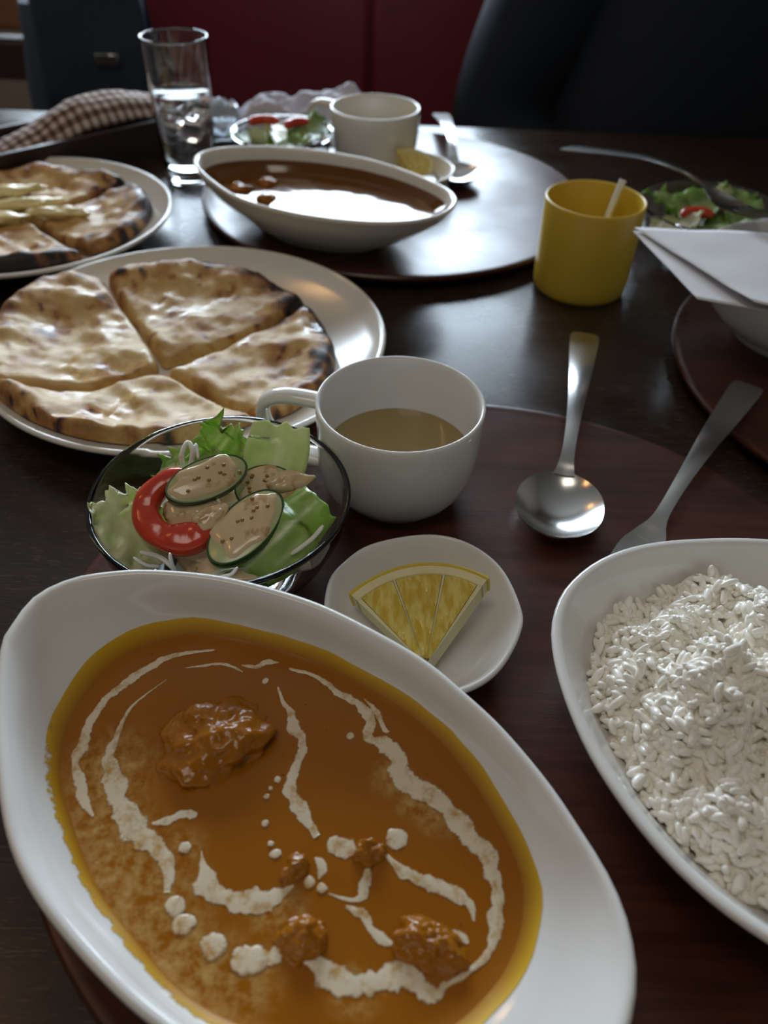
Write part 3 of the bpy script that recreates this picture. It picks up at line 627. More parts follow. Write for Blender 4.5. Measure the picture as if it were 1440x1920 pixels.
naan_piece([(-24.9,41.0),(-19.3,42.1),(-16.0,44.6),(-15.2,44.9),(-11.4,42.2),(-7.9,39.8),(-9.4,38.4),(-12.3,37.2),(-14.5,36.7),(-17.2,36.9),(-19.4,37.5),(-21.7,38.6),(-23.4,39.9)], PC, PR, NC, 'front piece of the cut cheese naan behind the glass salad bowl', GN, -2.2, seed=10.9, pale=.02, char=.35)
NC2 = (-32.6, 68.6)
def wedge(a0, a1, seed):
    P = [(NC2[0] + .35 * math.cos((a0 + a1) / 2), NC2[1] + .35 * math.sin((a0 + a1) / 2))]
    for k in range(12):
        a = a0 + .04 + (a1 - a0 - .08) * k / 11; r = 10.9 + .5 * N(math.cos(a) * 2, math.sin(a) * 2, seed); P.append((NC2[0] + r * math.cos(a), NC2[1] + r * math.sin(a)))
    return P
for k, lb in enumerate(['right quarter of the browned naan on the back left plate', 'rear quarter of the naan on the back left plate with charred rim', 'left quarter of the naan on the back left plate, mostly out of frame', 'front quarter of the naan on the back left plate, toasted brown edge']):
    a0 = math.radians(-42) + k * math.pi / 2
    naan_piece(wedge(a0, a0 + math.pi / 2, 3.0 + k), PC2, PR2, NC2, lb, 'naan pieces on the back plate', [.6, .9, 2.5, -1.2][k], 1.2, 20.3 + k * 3.7, -.08, .7)
for k, (x, y, rx, ry, ro) in enumerate(((-35.0, 73.0, 2.6, .8, .5), (-33.2, 70.3, 3.0, .8, .3), (-34.5, 66.8, 2.6, .9, .2), (-29.5, 68.6, 2.6, .7, .1), (-35.5, 63.5, 2.0, .9, .9))):
    o = mk('melted_cheese', blob((x, y, 2.35), rx, ry, .42, .4, .6, 60 + k, 36, 16, ro), M['cheese'], org=(x, y, 2.0), smooth=180)
    tag(o, ['pale melted cheese ridge on the back plate naan, rearmost', 'melted cheese ridge crossing the middle of the back plate naan', 'melted cheese ridge at the left edge on the back plate naan', 'thin melted cheese ridge nearest the charred rim of the back plate naan', 'melted cheese clump at the front of the back plate naan'][k], 'cheese', 'cheese on the back naan')
# ---- cutlery
def cutlery_sheet(st, th=.13, nj=12):
    """stations (y, half width, centre z, dish depth) -> closed solid"""
    top, bot = [], []
    for y, w_, z, dp in st:
        t_, b_ = [], []
        for j in range(nj + 1):
            u = -1 + 2 * j / nj; zz = z + dp * (u * u - 1)
            t_.append((u * w_, y, zz)); b_.append((u * w_, y, zz - th * (1 - .55 * u ** 6)))
        top.append(t_); bot.append(b_)
    return loft([t_ + list(reversed(b_)) for t_, b_ in zip(top, bot)], True, True)
def spoon(org, rz, label, group='round-bowled steel spoons'):
    e = empty('spoon', org, label, 'spoon', group, rz)
    st = []
    for k in range(19):      # bowl from the tip to the neck
        u = k / 18; y = -2.75 + 5.4 * u
        w_ = 2.38 * max(.02, 1 - abs(2 * u - 1) ** 2.3) ** .5
        if u > .93: w_ = max(w_, .52)
        st.append((y, w_, .95 + .25 * max(0, u - .5) ** 2, .95 * max(0, 1 - (2 * u - 1) ** 2) ** .8))
    mk('bowl', cutlery_sheet(st), M['steel'], e, local=True, smooth=60)
    hs = [(2.45, .60, 1.0, .05), (2.8, .50, 1.15, .02), (3.4, .40, 1.45, 0), (4.5, .36, 1.8, -.03), (6.5, .42, 2.1, -.05), (9.5, .58, 2.15, -.05), (13, .78, 1.85, -.05), (16.5, .96, 1.3, -.04), (18.2, .99, 1.05, -.03), (18.7, .93, .98, -.02), (18.95, .75, .95, -.01), (19.05, .45, .94, 0)]
    hs = [tuple(p) for p in catmull(hs, 4, closed=False)]
    mk('handle', cutlery_sheet(hs, .20, 6), M['steel'], e, local=True, smooth=60)
    return e
def fork(org, rz, label, flip=0.0, group='steel forks', rx=0.0):
    e = empty('fork', org, label, 'fork', group, rz); e.rotation_euler.x = rx
    hs = [(2.2, .95, .62, .10), (2.7, .75, .78, .05), (3.3, .48, 1.0, 0), (4.2, .36, 1.3, -.02), (6.5, .40, 1.7, -.05), (10, .58, 1.85, -.05), (13.5, .78, 1.55, -.05), (18.0, .98, 1.05, -.04), (19.6, 1.0, .88, -.03), (20.1, .88, .82, -.02), (20.3, .5, .80, 0)]
    hs = [tuple(p) for p in catmull(hs, 4, closed=False)]
    mk('handle', cutlery_sheet(hs, .20, 6), M['steel'], e, local=True, smooth=60)
    mk('head', cutlery_sheet([(-.1, 1.18, .18, .08), (.5, 1.25, .2, .1), (1.2, 1.25, .32, .12), (1.8, 1.15, .48, .12), (2.3, .92, .64, .10)], .16, 8), M['steel'], e, local=True, smooth=60)
    for k in range(4):
        x = -.93 + k * .62
        st = [(y, .19 - .09 * max(0, -y - 3.2), z, 0) for y, z in ((.1, .18), (-.8, .14), (-1.8, .18), (-2.8, .34), (-3.6, .58), (-4.1, .78))]
        g = cutlery_sheet(st, .15, 2); g = ([(v[0] + x, v[1], v[2]) for v in g[0]], g[1]); mk('tine', g, M['steel'], e, local=True, smooth=60)
    return e
spoon((9.55, 32.75, TZ + .12), math.radians(-13.2), 'steel spoon with round bowl lying between the cup and the rice dish')
spoon((6.0, 82.6, TZ + .12), math.radians(3.5), 'steel spoon with round bowl on the far tray right of the cream cup')
fork((12.75, 28.7, TZ + .12), math.radians(-33.5), 'steel fork tucked under the rear rim of the rice dish')
# ---- glass bowl of salad
def glass_bowl(c, zb, R, H_, label, group='clear glass salad bowls'):
    k = R / 6.1
    pr = [(0, .45), (2.2 * k, .42), (2.5 * k, .0), (2.95 * k, .0), (3.15 * k, .25), (4.2 * k, .9), (5.2 * k, 2.0), (5.78 * k, 3.3), (5.98 * k, 4.3), (R - .02, H_ - .2), (R + .02, H_ - .06), (R - .06, H_ + .04), (R - .2, H_), (R - .26, H_ - .2), (5.68 * k, 4.2), (5.5 * k, 3.3), (4.95 * k, 2.1), (4.0 * k, 1.15), (3.0 * k, .75), (0, .7)]
    return tag(mk('glass_bowl', lathe(pr, (c[0], c[1], zb), 96), M['glass'], org=(c[0], c[1], zb), smooth=180), label, 'bowl', group)
SC = (-7.7, 28.2)
glass_bowl(SC, TZ, 6.1, 4.9, 'clear glass bowl of salad behind the foreground curry')
def leaf(name, path, width, side, matl, label, frill=.3, curl=.5, seed=0.0, cat='lettuce', group=None, nu=26, nv=14, ff=2.2, ribw=.16, th=.05):
    """curved sheet along a spine; side is the direction of its width"""
    P = catmull(path, 8, closed=False); idx = np.linspace(0, len(P) - 1, nu + 1); Wd = np.interp(idx / (len(P) - 1), np.linspace(0, 1, len(width)), width)
    sd = Vector(side).normalized(); V = []; rb = []
    for i in range(nu + 1):
        q = P[min(int(round(idx[i])), len(P) - 1)]; q0, q1 = P[max(int(idx[i]) - 2, 0)], P[min(int(idx[i]) + 2, len(P) - 1)]
        tg = Vector(q1 - q0).normalized(); s_ = (sd - tg * sd.dot(tg)).normalized(); nn = s_.cross(tg).normalized()
        if nn.z < 0: nn = -nn
        for j in range(nv + 1):
            u = -1 + 2 * j / nv; e = abs(u) ** 2.0
            fr = frill * e * N(q[0] * ff + u * 1.7 + seed, q[1] * ff + u, q[2] * ff + seed) * 1.7 + .10 * fbm(q[0] * 1.6 + u, q[1] * 1.6, seed)
            tipf = frill * .8 * max(0, (i / nu - .82) / .18) * N(u * 3.1 + seed, i * .3, 1.0) * 1.6
            p = Vector(q) + s_ * (u * Wd[i]) + nn * (curl * Wd[i] * e + fr) + tg * tipf
            V.append(tuple(p)); rb.append(max(0, 1 - abs(u) / ribw) * max(0, 1 - .75 * i / nu) + .8 * max(0, N(u * 7 + seed, i * .10, 4)))
    n = nv + 1; Fc = []
    for i in range(nu):
        for j in range(nv): a = i * n + j; Fc.append((a, a + 1, a + n + 1, a + n))
    o = mk(name, (V, Fc), matl, org=path[0], smooth=180, attr=('rib', rb))
    md = o.modifiers.new('thickness', 'SOLIDIFY'); md.thickness = th * S; md.offset = 0
    tag(o, label, cat, group); return o
GL = 'lettuce in the near salad bowl'
leaf('lettuce_leaf', [(-6.75,24.49,4.20), (-5.74,24.75,5.20), (-4.27,25.85,6.20), (-2.92,27.12,6.90)], [.6, 1.2, 1.5, 1.35, 1.0], (.75, -.55, -.35), M['lettuce'], 'long bright green lettuce leaf leaning on the right rim of the near salad bowl', .16, -.45, 2.0, group=GL, ff=1.2)
pl = leaf('lettuce_leaf', [(-5.75,29.11,5.00), (-5.52,29.87,5.90), (-5.25,30.72,6.90), (-5.11,31.33,7.90)], [.9, 1.4, 1.55, 1.5, 1.35], (1, .1, 0), M['lettuce_pale'], 'pale translucent lettuce rib standing at the back of the near salad bowl', .18, .15, 5.0, group=GL, ff=1.0)
pd = (-4.61,28.85,6.30); mk('dressing', blob(pd, 1.1, .55, .5, .4, .7, 31, 30, 16, .3), M['dressing'], pl, smooth=180)
leaf('lettuce_leaf', [(-9.31,31.37,5.00), (-8.56,31.49,5.80), (-7.99,31.71,6.50), (-7.58,32.04,7.10)], [.8, 1.3, 1.4, .9], (1, -.2, .1), M['lettuce'], 'frilly green lettuce tuft behind the cucumber in the near salad bowl', .75, .1, 8.0, group=GL, ff=3.2)
leaf('lettuce_leaf', [(-10.27,25.43,3.90), (-10.97,25.88,4.80), (-11.94,26.48,5.70), (-12.70,27.08,6.60)], [.7, 1.5, 1.6, 1.3, .9], (.8, .6, -.1), M['lettuce_pale'], 'yellow green lettuce with frilly tip at the left of the near salad bowl', .55, .2, 12.0, group=GL, ff=2.4)
leaf('lettuce_leaf', [(-11.84,32.22,4.00), (-10.42,31.42,4.90), (-9.19,31.01,5.40), (-7.74,30.51,5.60)], [.6, 1.0, 1.0, .6], (.1, 1, .3), M['lettuce'], 'dark green lettuce edge under the cucumber in the near salad bowl', .4, .3, 16.0, group=GL, ff=2.0)
leaf('lettuce_leaf', [(-9.71,25.94,3.40), (-7.95,26.24,3.90), (-6.34,27.31,4.00), (-4.78,29.30,4.00)], [1.5, 2.4, 2.4, 1.4], (.5, 1, 0), M['lettuce_pale'], 'pale lettuce lining the bottom of the near salad bowl', .4, .3, 21.0, group=GL, ff=1.4)
leaf('lettuce_leaf', [(-12.29,29.31,3.60), (-10.47,29.95,4.20), (-8.09,30.26,4.40), (-5.52,31.06,4.20)], [1.3, 2.0, 2.0, 1.2], (.2, 1, 0), M['lettuce_pale'], 'pale lettuce under the tomato in the near salad bowl', .4, .3, 25.0, group=GL, ff=1.4)
def oriented(geo, c, xdir, ydir):
    x = Vector(xdir).normalized(); y = Vector(ydir); y = (y - x * y.dot(x)).normalized(); z = x.cross(y)
    return [tuple(Vector(c) + x * v[0] + y * v[1] + z * v[2]) for v in geo[0]], geo[1]
def cucumber(c, a, b, xdir, ydir, label, dress=True, th=.42, seed=0):
    e = empty('cucumber_slice', c, label, 'cucumber', 'cucumber slices in the near salad bowl')
    sc = lambda g: ([(v[0] * a, v[1] * b, v[2]) for v in g[0]], g[1])
    mk('flesh', oriented(sc(lathe([(0, -th / 2), (.95, -th / 2), (.965, 0), (.95, th / 2 - .03), (.9, th / 2), (.5, th / 2 + .02), (0, th / 2 + .02)], n=40)), c, xdir, ydir), M['cuke'], e)
    mk('skin', oriented(sc(lathe([(.945, -th / 2), (.985, -th / 2), (1.0, -th / 2 + .08), (1.0, th / 2 - .08), (.985, th / 2), (.945, th / 2)], n=40)), c, xdir, ydir), M['cuke_skin'], e)
    if dress:
        V = []; n = 36; rings = []
        for s, h in ((0, .13), (.5, .13), (.8, .10), (.95, .05), (1.0, -.02)):
            if s == 0: rings.append([(0, 0, th / 2 + h)]); continue
            rings.append([(a * .86 * s * (1 + .5 * N(1.6 * math.cos(2 * math.pi * i / n), 1.6 * math.sin(2 * math.pi * i / n), seed)) * math.cos(2 * math.pi * i / n), b * .84 * s * (1 + .5 * N(1.6 * math.cos(2 * math.pi * i / n), 1.6 * math.sin(2 * math.pi * i / n), seed)) * math.sin(2 * math.pi * i / n), th / 2 + h) for i in range(n)])
        d = mk('dressing', oriented(loft(rings), c, xdir, ydir), M['dressing'], e, smooth=180)
        for k in range(9):
            u, v_ = random.uniform(-.6, .75) * a, random.uniform(-.5, .55) * b
            mk('sesame_seed', oriented(blob((u, v_, th / 2 + .14), .10, .085, .075, .1, 1, k, 10, 6), c, xdir, ydir), M['seed'], d, smooth=180)
cucumber((-8.24,28.12,6.90), 2.0, 1.02, (1, .62, .12), (-.5, 1, .55), 'dressed cucumber slice lying on top beside the tomato', seed=1)
cucumber((-6.16,25.96,6.00), 2.25, 1.25, (.72, 1, .35), (-.9, .5, .1), 'dressed cucumber slice beside the long green leaf', seed=5)
cucumber((-5.63,28.75,5.90), 1.6, 1.3, (.9, -.3, .05), (.3, 1, .35), 'cucumber slice under the pale lettuce rib, coated with dressing', seed=9)
# tomato: a curved wedge with skin and dressing
tc = (-9.15,26.89,6.20); tp = []
tom = empty('tomato_slice', tc, 'red curved tomato wedge on the left of the near salad bowl', 'tomato')
rings = []
nT = 34
for k in range(nT + 1):
    a = math.radians(62 + (330 - 62) * k / nT); u = k / nT; taper = min(1, .45 + 4 * min(u, 1 - u))
    ctr = Vector((1.72 * math.cos(a), 1.55 * math.sin(a), 0)); rd = Vector((math.cos(a), math.sin(a), 0))
    ring = []
    for j in range(14):
        b_ = 2 * math.pi * j / 14
        cb_, sb_ = math.cos(b_), math.sin(b_); hw = (.46 + .30 * u) * taper * (1 + .16 * N(a * 1.6, 3, 3)); ring.append(tuple(ctr + rd * (hw * math.copysign(abs(cb_) ** .55, cb_)) + Vector((0, 0, .46 * taper * math.copysign(abs(sb_) ** .55, sb_) * (1 + .25 * N(a * 3, b_, 1))))))
    rings.append(ring)
TX, TY = (1, .15, .05), (-.05, 1, .45)
mk('flesh', oriented(loft(rings, True, True), tc, TX, TY), M['tomato'], tom, smooth=180)
mk('dressing', oriented(blob((1.25, -.72, .34), .95, .5, .22, .35, .8, 3, 30, 14, .55), tc, TX, TY), M['dressing'], tom, smooth=180)
mk('pulp', oriented(blob((.35, -.1, -.22), 1.25, 1.0, .3, .3, .6, 8), tc, TX, TY), M['dressing'], tom, smooth=180)
# dressing pooled among the leaves
dr = mk('dressing_pool', blob((SC[0] + .6, SC[1] - .8, 4.35), 3.6, 3.2, .55, .35, .5, 13, 48, 20), M['dressing'], org=(SC[0], SC[1], 4.0), smooth=180)
tag(dr, 'beige sesame dressing pooled among the leaves of the near salad', 'dressing')
SD = [((-9.96,30.38,5.60), (-9.79,29.81,6.90), (-9.58,30.48,7.20), (-9.28,30.05,6.90), (-9.66,29.95,5.80)), ((-5.85,32.01,7.20), (-5.85,31.94,7.80), (-5.93,32.14,8.20)), ((-8.94,23.67,5.30), (-8.99,23.55,6.00), (-8.97,23.50,6.70)), ((-9.88,24.42,4.90), (-10.32,24.08,5.30), (-10.85,24.15,5.70)),
      ((-7.01,23.37,5.50), (-6.40,23.06,6.00), (-6.08,23.13,6.40)), ((-4.09,24.98,5.40), (-3.17,25.54,5.90), (-2.70,26.01,6.30)), ((-9.22,24.48,4.60), (-10.01,24.98,4.90), (-10.82,24.88,5.30)), ((-9.45,29.79,5.60), (-9.31,30.01,6.60), (-9.26,30.55,7.00), (-9.02,29.90,6.70)), ((-3.88,26.36,5.40), (-3.16,26.62,5.70), (-2.58,27.19,6.20))]
SL = ['curled radish shred standing behind the tomato', 'radish shred sticking up from the pale lettuce rib', 'radish shred pointing up at the front above the curry bowl rim', 'radish shred lying low at the front left of the salad', 'short radish shreds at the front below the long green leaf', 'radish shred along the right glass wall', 'radish shred under the left lettuce', 'second curled radish shred close behind the cucumber', 'radish shred beside the tip of the long green leaf']
for k, (pp, lb) in enumerate(zip(SD, SL)):
    P = catmull(pp, 6, closed=False); n = len(P)
    tag(mk('radish_shred', tube(P, [.13 * min(1, .5 + 3 * min(i, n - 1 - i) / n) for i in range(n)], 8, .6), M['daikon'], org=pp[0], smooth=180), lb, 'radish', 'radish shreds in the near salad')
# ---- lemon wedge
lz = (-69.90,160.58,1.00)
LA = Vector((2.2, 21.1, 2.15)); LX = (1, 0.04, .17); LY = (0, 1, .27)
lem = empty('lemon_wedge', tuple(LA), 'yellow lemon wedge lying in the small white dish', 'lemon')
def sector(r0, r1, a0, a1, z0, z1, bulge=0.0, n=20, b=.06):
    A = [a0 + (a1 - a0) * i / n for i in range(n + 1)]
    out = lambda d, z: [((r1 - d) * math.cos(a), (r1 - d) * math.sin(a), z) for a in A] + [((r0 + d) * math.cos(a), (r0 + d) * math.sin(a), z) for a in reversed(A)]
    return loft([out(b, z0), out(0, z0 + b), out(0, z1 - b), out(b, z1)], True, True)
a0, a1 = math.radians(51), math.radians(130); LR = 5.0
mk('peel', oriented(sector(LR - .14, LR, a0 - .01, a1 + .01, 0, 1.22), LA, LX, LY), M['peel'], lem)
mk('pith', oriented(merge(sector(LR - .62, LR - .13, a0, a1, .0, 1.2), sector(.12, LR - .5, a0, a0 + .045, 0, 1.2), sector(.12, LR - .5, a1 - .045, a1, 0, 1.2), sector(.1, LR - .5, a0 + .4, a0 + .425, 0, 1.21), sector(.1, LR - .5, a1 - .45, a1 - .43, 0, 1.21)), LA, LX, LY), M['pith'], lem)
for q0, q1 in ((a0 + .05, a0 + .395), (a0 + .43, a1 - .455), (a1 - .425, a1 - .05)):
    g = sector(.35, LR - .60, q0, q1, .05, 1.24, n=8, b=.10); mk('pulp_segment', oriented(g, LA, LX, LY), M['lemon'], lem)
lem2 = empty('lemon_wedge', (1.8, 80.0, 2.2), 'lemon wedge in the small dish on the far tray', 'lemon')
for nm, g, mt in (('peel', sector(2.86, 3.0, .5, 1.9, 0, 1.6), M['peel']), ('pith', sector(2.5, 2.87, .5, 1.9, 0, 1.58), M['pith']), ('pulp_segment', sector(.2, 2.52, .5, 1.9, 0, 1.6), M['lemon'])):
    mk(nm, oriented(g, (1.0, 79.4, 2.1), (1, .1, 0), (-.1, 1, .4)), mt, lem2)
# ---- tumbler of water
GC = (-21.3, 84.4)
gl = empty('water_glass', (GC[0], GC[1], 0), 'tall clear glass of water standing by the wooden box', 'glass')
mk('tumbler', lathe([(0, .15), (1.9, .12), (2.1, 0), (2.45, .0), (2.55, .2), (2.65, 1.5), (2.9, 7), (3.14, 12.75), (3.14, 12.95), (3.07, 13.0), (3.0, 12.95), (2.97, 12.7), (2.72, 7), (2.47, 1.6), (2.3, 1.15), (0, 1.1)], (GC[0], GC[1], 0), 72), M['glass'], gl, smooth=180)
WH = 8.2
wt = mk('water', lathe([(0, 1.13), (2.28, 1.18), (2.455, 1.65), (2.70, 6.9), (2.745, WH), (2.70, WH - .06), (0, WH - .1)], (GC[0], GC[1], 0), 64), M['water'], org=(GC[0], GC[1], 1.1), smooth=60); tag(wt, 'clear water filling two thirds of the tall glass', 'water')
for k, (dx, dy, z, rz) in enumerate(((-.75, -.7, 6.3, .4), (.8, .5, 6.6, 1.0), (.1, .9, 4.6, .2))):
    o = mk('ice_cube', xf(box(-.85, .85, -.85, .85, -.8, .8, .25), (GC[0] + dx, GC[1] + dy, z), rz, .4, .3), M['ice'], org=(GC[0] + dx, GC[1] + dy, z - .8), smooth=30)
    tag(o, ['ice cube near the front of the tall water glass', 'ice cube at the right of the tall water glass', 'lowest ice cube in the tall water glass'][k], 'ice', 'ice cubes in the water glass')
# ---- far salad bowl and right salad bowl
def small_salad(c, zb, R, H_, lab, items, gname):
    glass_bowl(c, zb, R, H_, lab)
    for nm, x, y, z, s, ro, mt, lb in items:
        if nm == 'leaf':
            leaf('lettuce_leaf', [(c[0] + x - s * .9 * math.cos(ro), c[1] + y - s * .9 * math.sin(ro), zb + z - .7), (c[0] + x, c[1] + y, zb + z), (c[0] + x + s * math.cos(ro), c[1] + y + s * math.sin(ro), zb + z + .5)], [s * .4, s * .8, s * .6], (-math.sin(ro), math.cos(ro), .2), M[mt], lb, .5, .25, x * 3 + y, group=gname, nu=16, nv=10)
        elif nm == 'tomato':
            P = [(c[0] + x + s * math.cos(ro + t_), c[1] + y + s * math.sin(ro + t_), zb + z) for t_ in np.linspace(0, 2.2, 12)]
            tag(mk('tomato_slice', tube(P, [.45 * min(1, .4 + .35 * min(i, 11 - i)) for i in range(12)], 12), M['tomato'], org=P[0], smooth=180), lb, 'tomato', gname)
        elif nm == 'crouton':
            tag(mk('bread_crouton', xf(box(-s / 2, s / 2, -s / 2, s / 2, -s / 2, s / 2, s * .18), (c[0] + x, c[1] + y, zb + z), ro, .5, .3), M['cuke'], org=(c[0] + x, c[1] + y, zb + z), smooth=30), lb, 'vegetable', gname)
SC2 = (-11.3, 82.3)
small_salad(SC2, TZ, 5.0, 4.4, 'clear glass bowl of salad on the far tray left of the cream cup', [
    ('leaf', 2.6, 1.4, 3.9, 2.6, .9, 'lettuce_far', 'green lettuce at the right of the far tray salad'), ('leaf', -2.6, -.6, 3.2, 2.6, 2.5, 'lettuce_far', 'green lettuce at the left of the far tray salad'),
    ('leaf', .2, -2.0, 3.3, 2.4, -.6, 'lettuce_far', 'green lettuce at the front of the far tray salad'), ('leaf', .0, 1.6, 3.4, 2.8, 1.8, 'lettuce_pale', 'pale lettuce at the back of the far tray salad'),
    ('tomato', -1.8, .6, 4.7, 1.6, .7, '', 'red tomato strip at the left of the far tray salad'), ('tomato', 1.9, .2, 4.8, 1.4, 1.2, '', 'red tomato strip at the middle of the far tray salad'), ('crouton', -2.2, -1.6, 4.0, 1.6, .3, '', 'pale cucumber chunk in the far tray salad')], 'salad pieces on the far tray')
SC3 = (27.2, 69.2)
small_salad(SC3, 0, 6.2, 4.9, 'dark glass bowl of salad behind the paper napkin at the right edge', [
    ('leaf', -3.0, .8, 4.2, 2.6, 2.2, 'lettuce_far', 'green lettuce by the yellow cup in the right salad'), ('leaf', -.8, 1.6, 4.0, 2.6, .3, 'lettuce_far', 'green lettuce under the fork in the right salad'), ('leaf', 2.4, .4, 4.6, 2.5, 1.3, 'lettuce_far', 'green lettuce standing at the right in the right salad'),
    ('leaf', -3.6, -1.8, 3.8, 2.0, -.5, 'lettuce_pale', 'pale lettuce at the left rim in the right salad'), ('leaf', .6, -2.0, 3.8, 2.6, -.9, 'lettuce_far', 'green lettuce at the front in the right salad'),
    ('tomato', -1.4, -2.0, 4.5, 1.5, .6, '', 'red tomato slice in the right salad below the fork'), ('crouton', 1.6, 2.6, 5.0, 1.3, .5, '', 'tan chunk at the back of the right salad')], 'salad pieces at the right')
# ---- yellow cup with a white stick
YC = (15.6, 63.0)
yc = tag(mk('yellow_cup', lathe([(0, .2), (3.0, .15), (3.2, 0), (3.45, .02), (3.68, .2), (3.80, .55), (3.86, 1.5), (3.93, 7.35), (3.90, 7.46), (3.82, 7.5), (3.74, 7.45), (3.70, 7.3), (3.62, 1.2), (3.4, .75), (0, .65)], (YC[0], YC[1], 0), 80), M['yellow'], org=(YC[0], YC[1], 0), smooth=180), 'plain yellow plastic cup with a white stick inside', 'cup')
sk = tag(mk('white_stick', tube([(15.55, 62.4, .75), (16.6, 63.3, 4.5), (17.55, 64.1, 8.0), (17.7, 64.22, 8.5)], [.24, .24, .26, .30], 12), M['white_plastic'], org=(15.6, 62.4, .75), smooth=60), 'thin white plastic stick leaning in the yellow cup', 'stick')
# ---- white bowl with paper napkin and fork
BC = (30.2, 54.0)
tag(mk('footed_bowl', lathe([(0, .5), (3.9, .5), (4.1, 0), (4.5, 0), (4.55, .45), (5.6, 1.0), (7.2, 2.6), (8.0, 4.3), (8.25, 5.3), (8.22, 5.42), (8.05, 5.42), (7.95, 5.2), (7.6, 4.2), (6.8, 2.8), (5.2, 1.4), (0, 1.0)], (BC[0], BC[1], TZ), 96), M['ceramic'], org=(BC[0], BC[1], TZ), smooth=180), 'white footed bowl covered by a paper napkin at the right edge', 'bowl')
def sheet(poly, zf, n=22, th=.06):
    """quad a,b,c,d -> grid with height function, given a thickness"""
    a, b, c, d = [np.array(p, float) for p in poly]; V = []; Fc = []
    for i in range(n + 1):
        for j in range(n + 1):
            u, v_ = i / n, j / n; p = a * (1 - u) * (1 - v_) + b * u * (1 - v_) + c * u * v_ + d * (1 - u) * v_; V.append((p[0], p[1], zf(p[0], p[1], u, v_)))
    for i in range(n):
        for j in range(n): k = i * (n + 1) + j; Fc.append((k, k + n + 1, k + n + 2, k + 1))
    return V, Fc
nap = empty('paper_napkin', (BC[0], BC[1], 6.7), 'folded white paper napkin lying over the footed bowl', 'napkin')
def solid(o, th):
    md = o.modifiers.new('thickness', 'SOLIDIFY'); md.thickness = th * S; md.offset = 0
nz = lambda x, y: .12 * fbm(x * .22, y * .22, 1.0, 2)
solid(mk('lower_layer', sheet([(17.6, 58.2), (19.7, 47.9), (33.0, 43.5), (38.0, 57.0)], lambda x, y, u, v: 6.92 + nz(x, y) * .4 - .35 * (1 - abs(2 * v - 1)) * 0 + .0 * u), M['paper'], nap, smooth=180), .05)
tl = mk('upper_layer', sheet([(17.7, 58.3), (22.6, 46.2), (35.0, 42.5), (38.5, 58.6)], lambda x, y, u, v: 7.12 + .55 * max(0, (u * (1 - v))) * 1.0 + nz(x, y)), M['paper'], nap, smooth=180); solid(tl, .05)
f2 = fork((26.2, 61.3, 7.55), math.radians(31), 'steel fork resting on the paper napkin and the right salad bowl', rx=math.radians(-6))
# ---- wooden cutlery box with gingham cloth
BX = (-34.6, 87.0); BA = math.radians(44.5)
cb = empty('cutlery_box', (BX[0], BX[1], 0), 'long dark wooden box with a checked cloth at the back left', 'box', rz=BA)
bl, bw, bh = 15.0, 4.1, 3.7
mk('bottom', box(-bl, bl, -bw, bw, 0, .6), M['box'], cb, local=True, smooth=0)
mk('side_panel', box(-bl, bl, -bw, -bw + .6, .6, bh, .08), M['box'], cb, local=True); mk('side_panel', box(-bl, bl, bw - .6, bw, .6, bh, .08), M['box'], cb, local=True)
mk('end_panel', box(-bl, -bl + .6, -bw + .6, bw - .6, .6, bh, .08), M['box'], cb, local=True); mk('end_panel', box(bl - .6, bl, -bw + .6, bw - .6, .6, bh, .08), M['box'], cb, local=True)
V, Fc = [], []; n = 40
for i in range(n + 1):
    for j in range(17):
        u, v_ = -1 + 2 * i / n, -1 + 2 * j / 16
        x, y = u * 13.0, v_ * 3.1
        prof = float(np.interp(u, [-1, -.75, -.25, .1, .45, .75, 1], [1.4, 2.4, 4.2, 6.0, 6.0, 5.3, 4.0]))
        V.append((x, y, max(.75, prof * (1 - .35 * abs(v_) ** 2.5) + .28 * fbm(x * .3, y * .5, 2)))) 
for i in range(n):
    for j in range(16): k = i * 17 + j; Fc.append((k, k + 17, k + 18, k + 1))
gc = mk('checked_cloth', (V, Fc), M['gingham'], smooth=180); gc.location = (BX[0] * S, BX[1] * S, 0); gc.rotation_euler.z = BA; solid(gc, .12)
tag(gc, 'brown and white gingham cloth bunched in the wooden box', 'cloth')
# ---- wet towels and wrapper at the back of the table
def crumple(c, lx, ly, h, rot, seed, peak=None, n=30):
    V, Fc = [], []
    for i in range(n + 1):
        for j in range(n + 1):
            u, v_ = -1 + 2 * i / n, -1 + 2 * j / n
            e = max(0, (1 - abs(u) ** 4) * (1 - abs(v_) ** 4)) ** .5
            x = u * lx * (1 + .12 * N(v_ * 2, seed, 1)); y = v_ * ly * (1 + .15 * N(u * 2, seed, 5))
            z = .12 + e * h * (.62 + .55 * (1 - abs(fbm(u * 1.6 + seed, v_ * 1.2, seed, 3)) * 1.6))
            if peak: z += peak[2] * math.exp(-((u - peak[0]) ** 2 + (v_ - peak[1]) ** 2) / .03) * e
            V.append((c[0] + x * math.cos(rot) - y * math.sin(rot), c[1] + x * math.sin(rot) + y * math.cos(rot), z + c[2]))
    for i in range(n):
        for j in range(n): k = i * (n + 1) + j; Fc.append((k, k + n + 1, k + n + 2, k + 1))
    return V, Fc
tw = mk('hand_towel', crumple((-10.3, 100.4, 0), 8.6, 3.2, 3.6, .16, 3.3, (.62, .2, 1.6)), M['towel'], org=(-10.3, 100.4, 0), smooth=180); solid(tw, .2)
tag(tw, 'crumpled lavender white hand towel at the back of the table', 'towel')
wr = mk('towel_wrapper', crumple((-20.6, 99.0, 0), 2.6, 2.6, 3.0, .4, 8.8, None, 22), M['wrapper'], org=(-20.6, 99.0, 0), smooth=30); solid(wr, .03)
tag(wr, 'shiny crumpled plastic towel wrapper right of the water glass', 'wrapper')
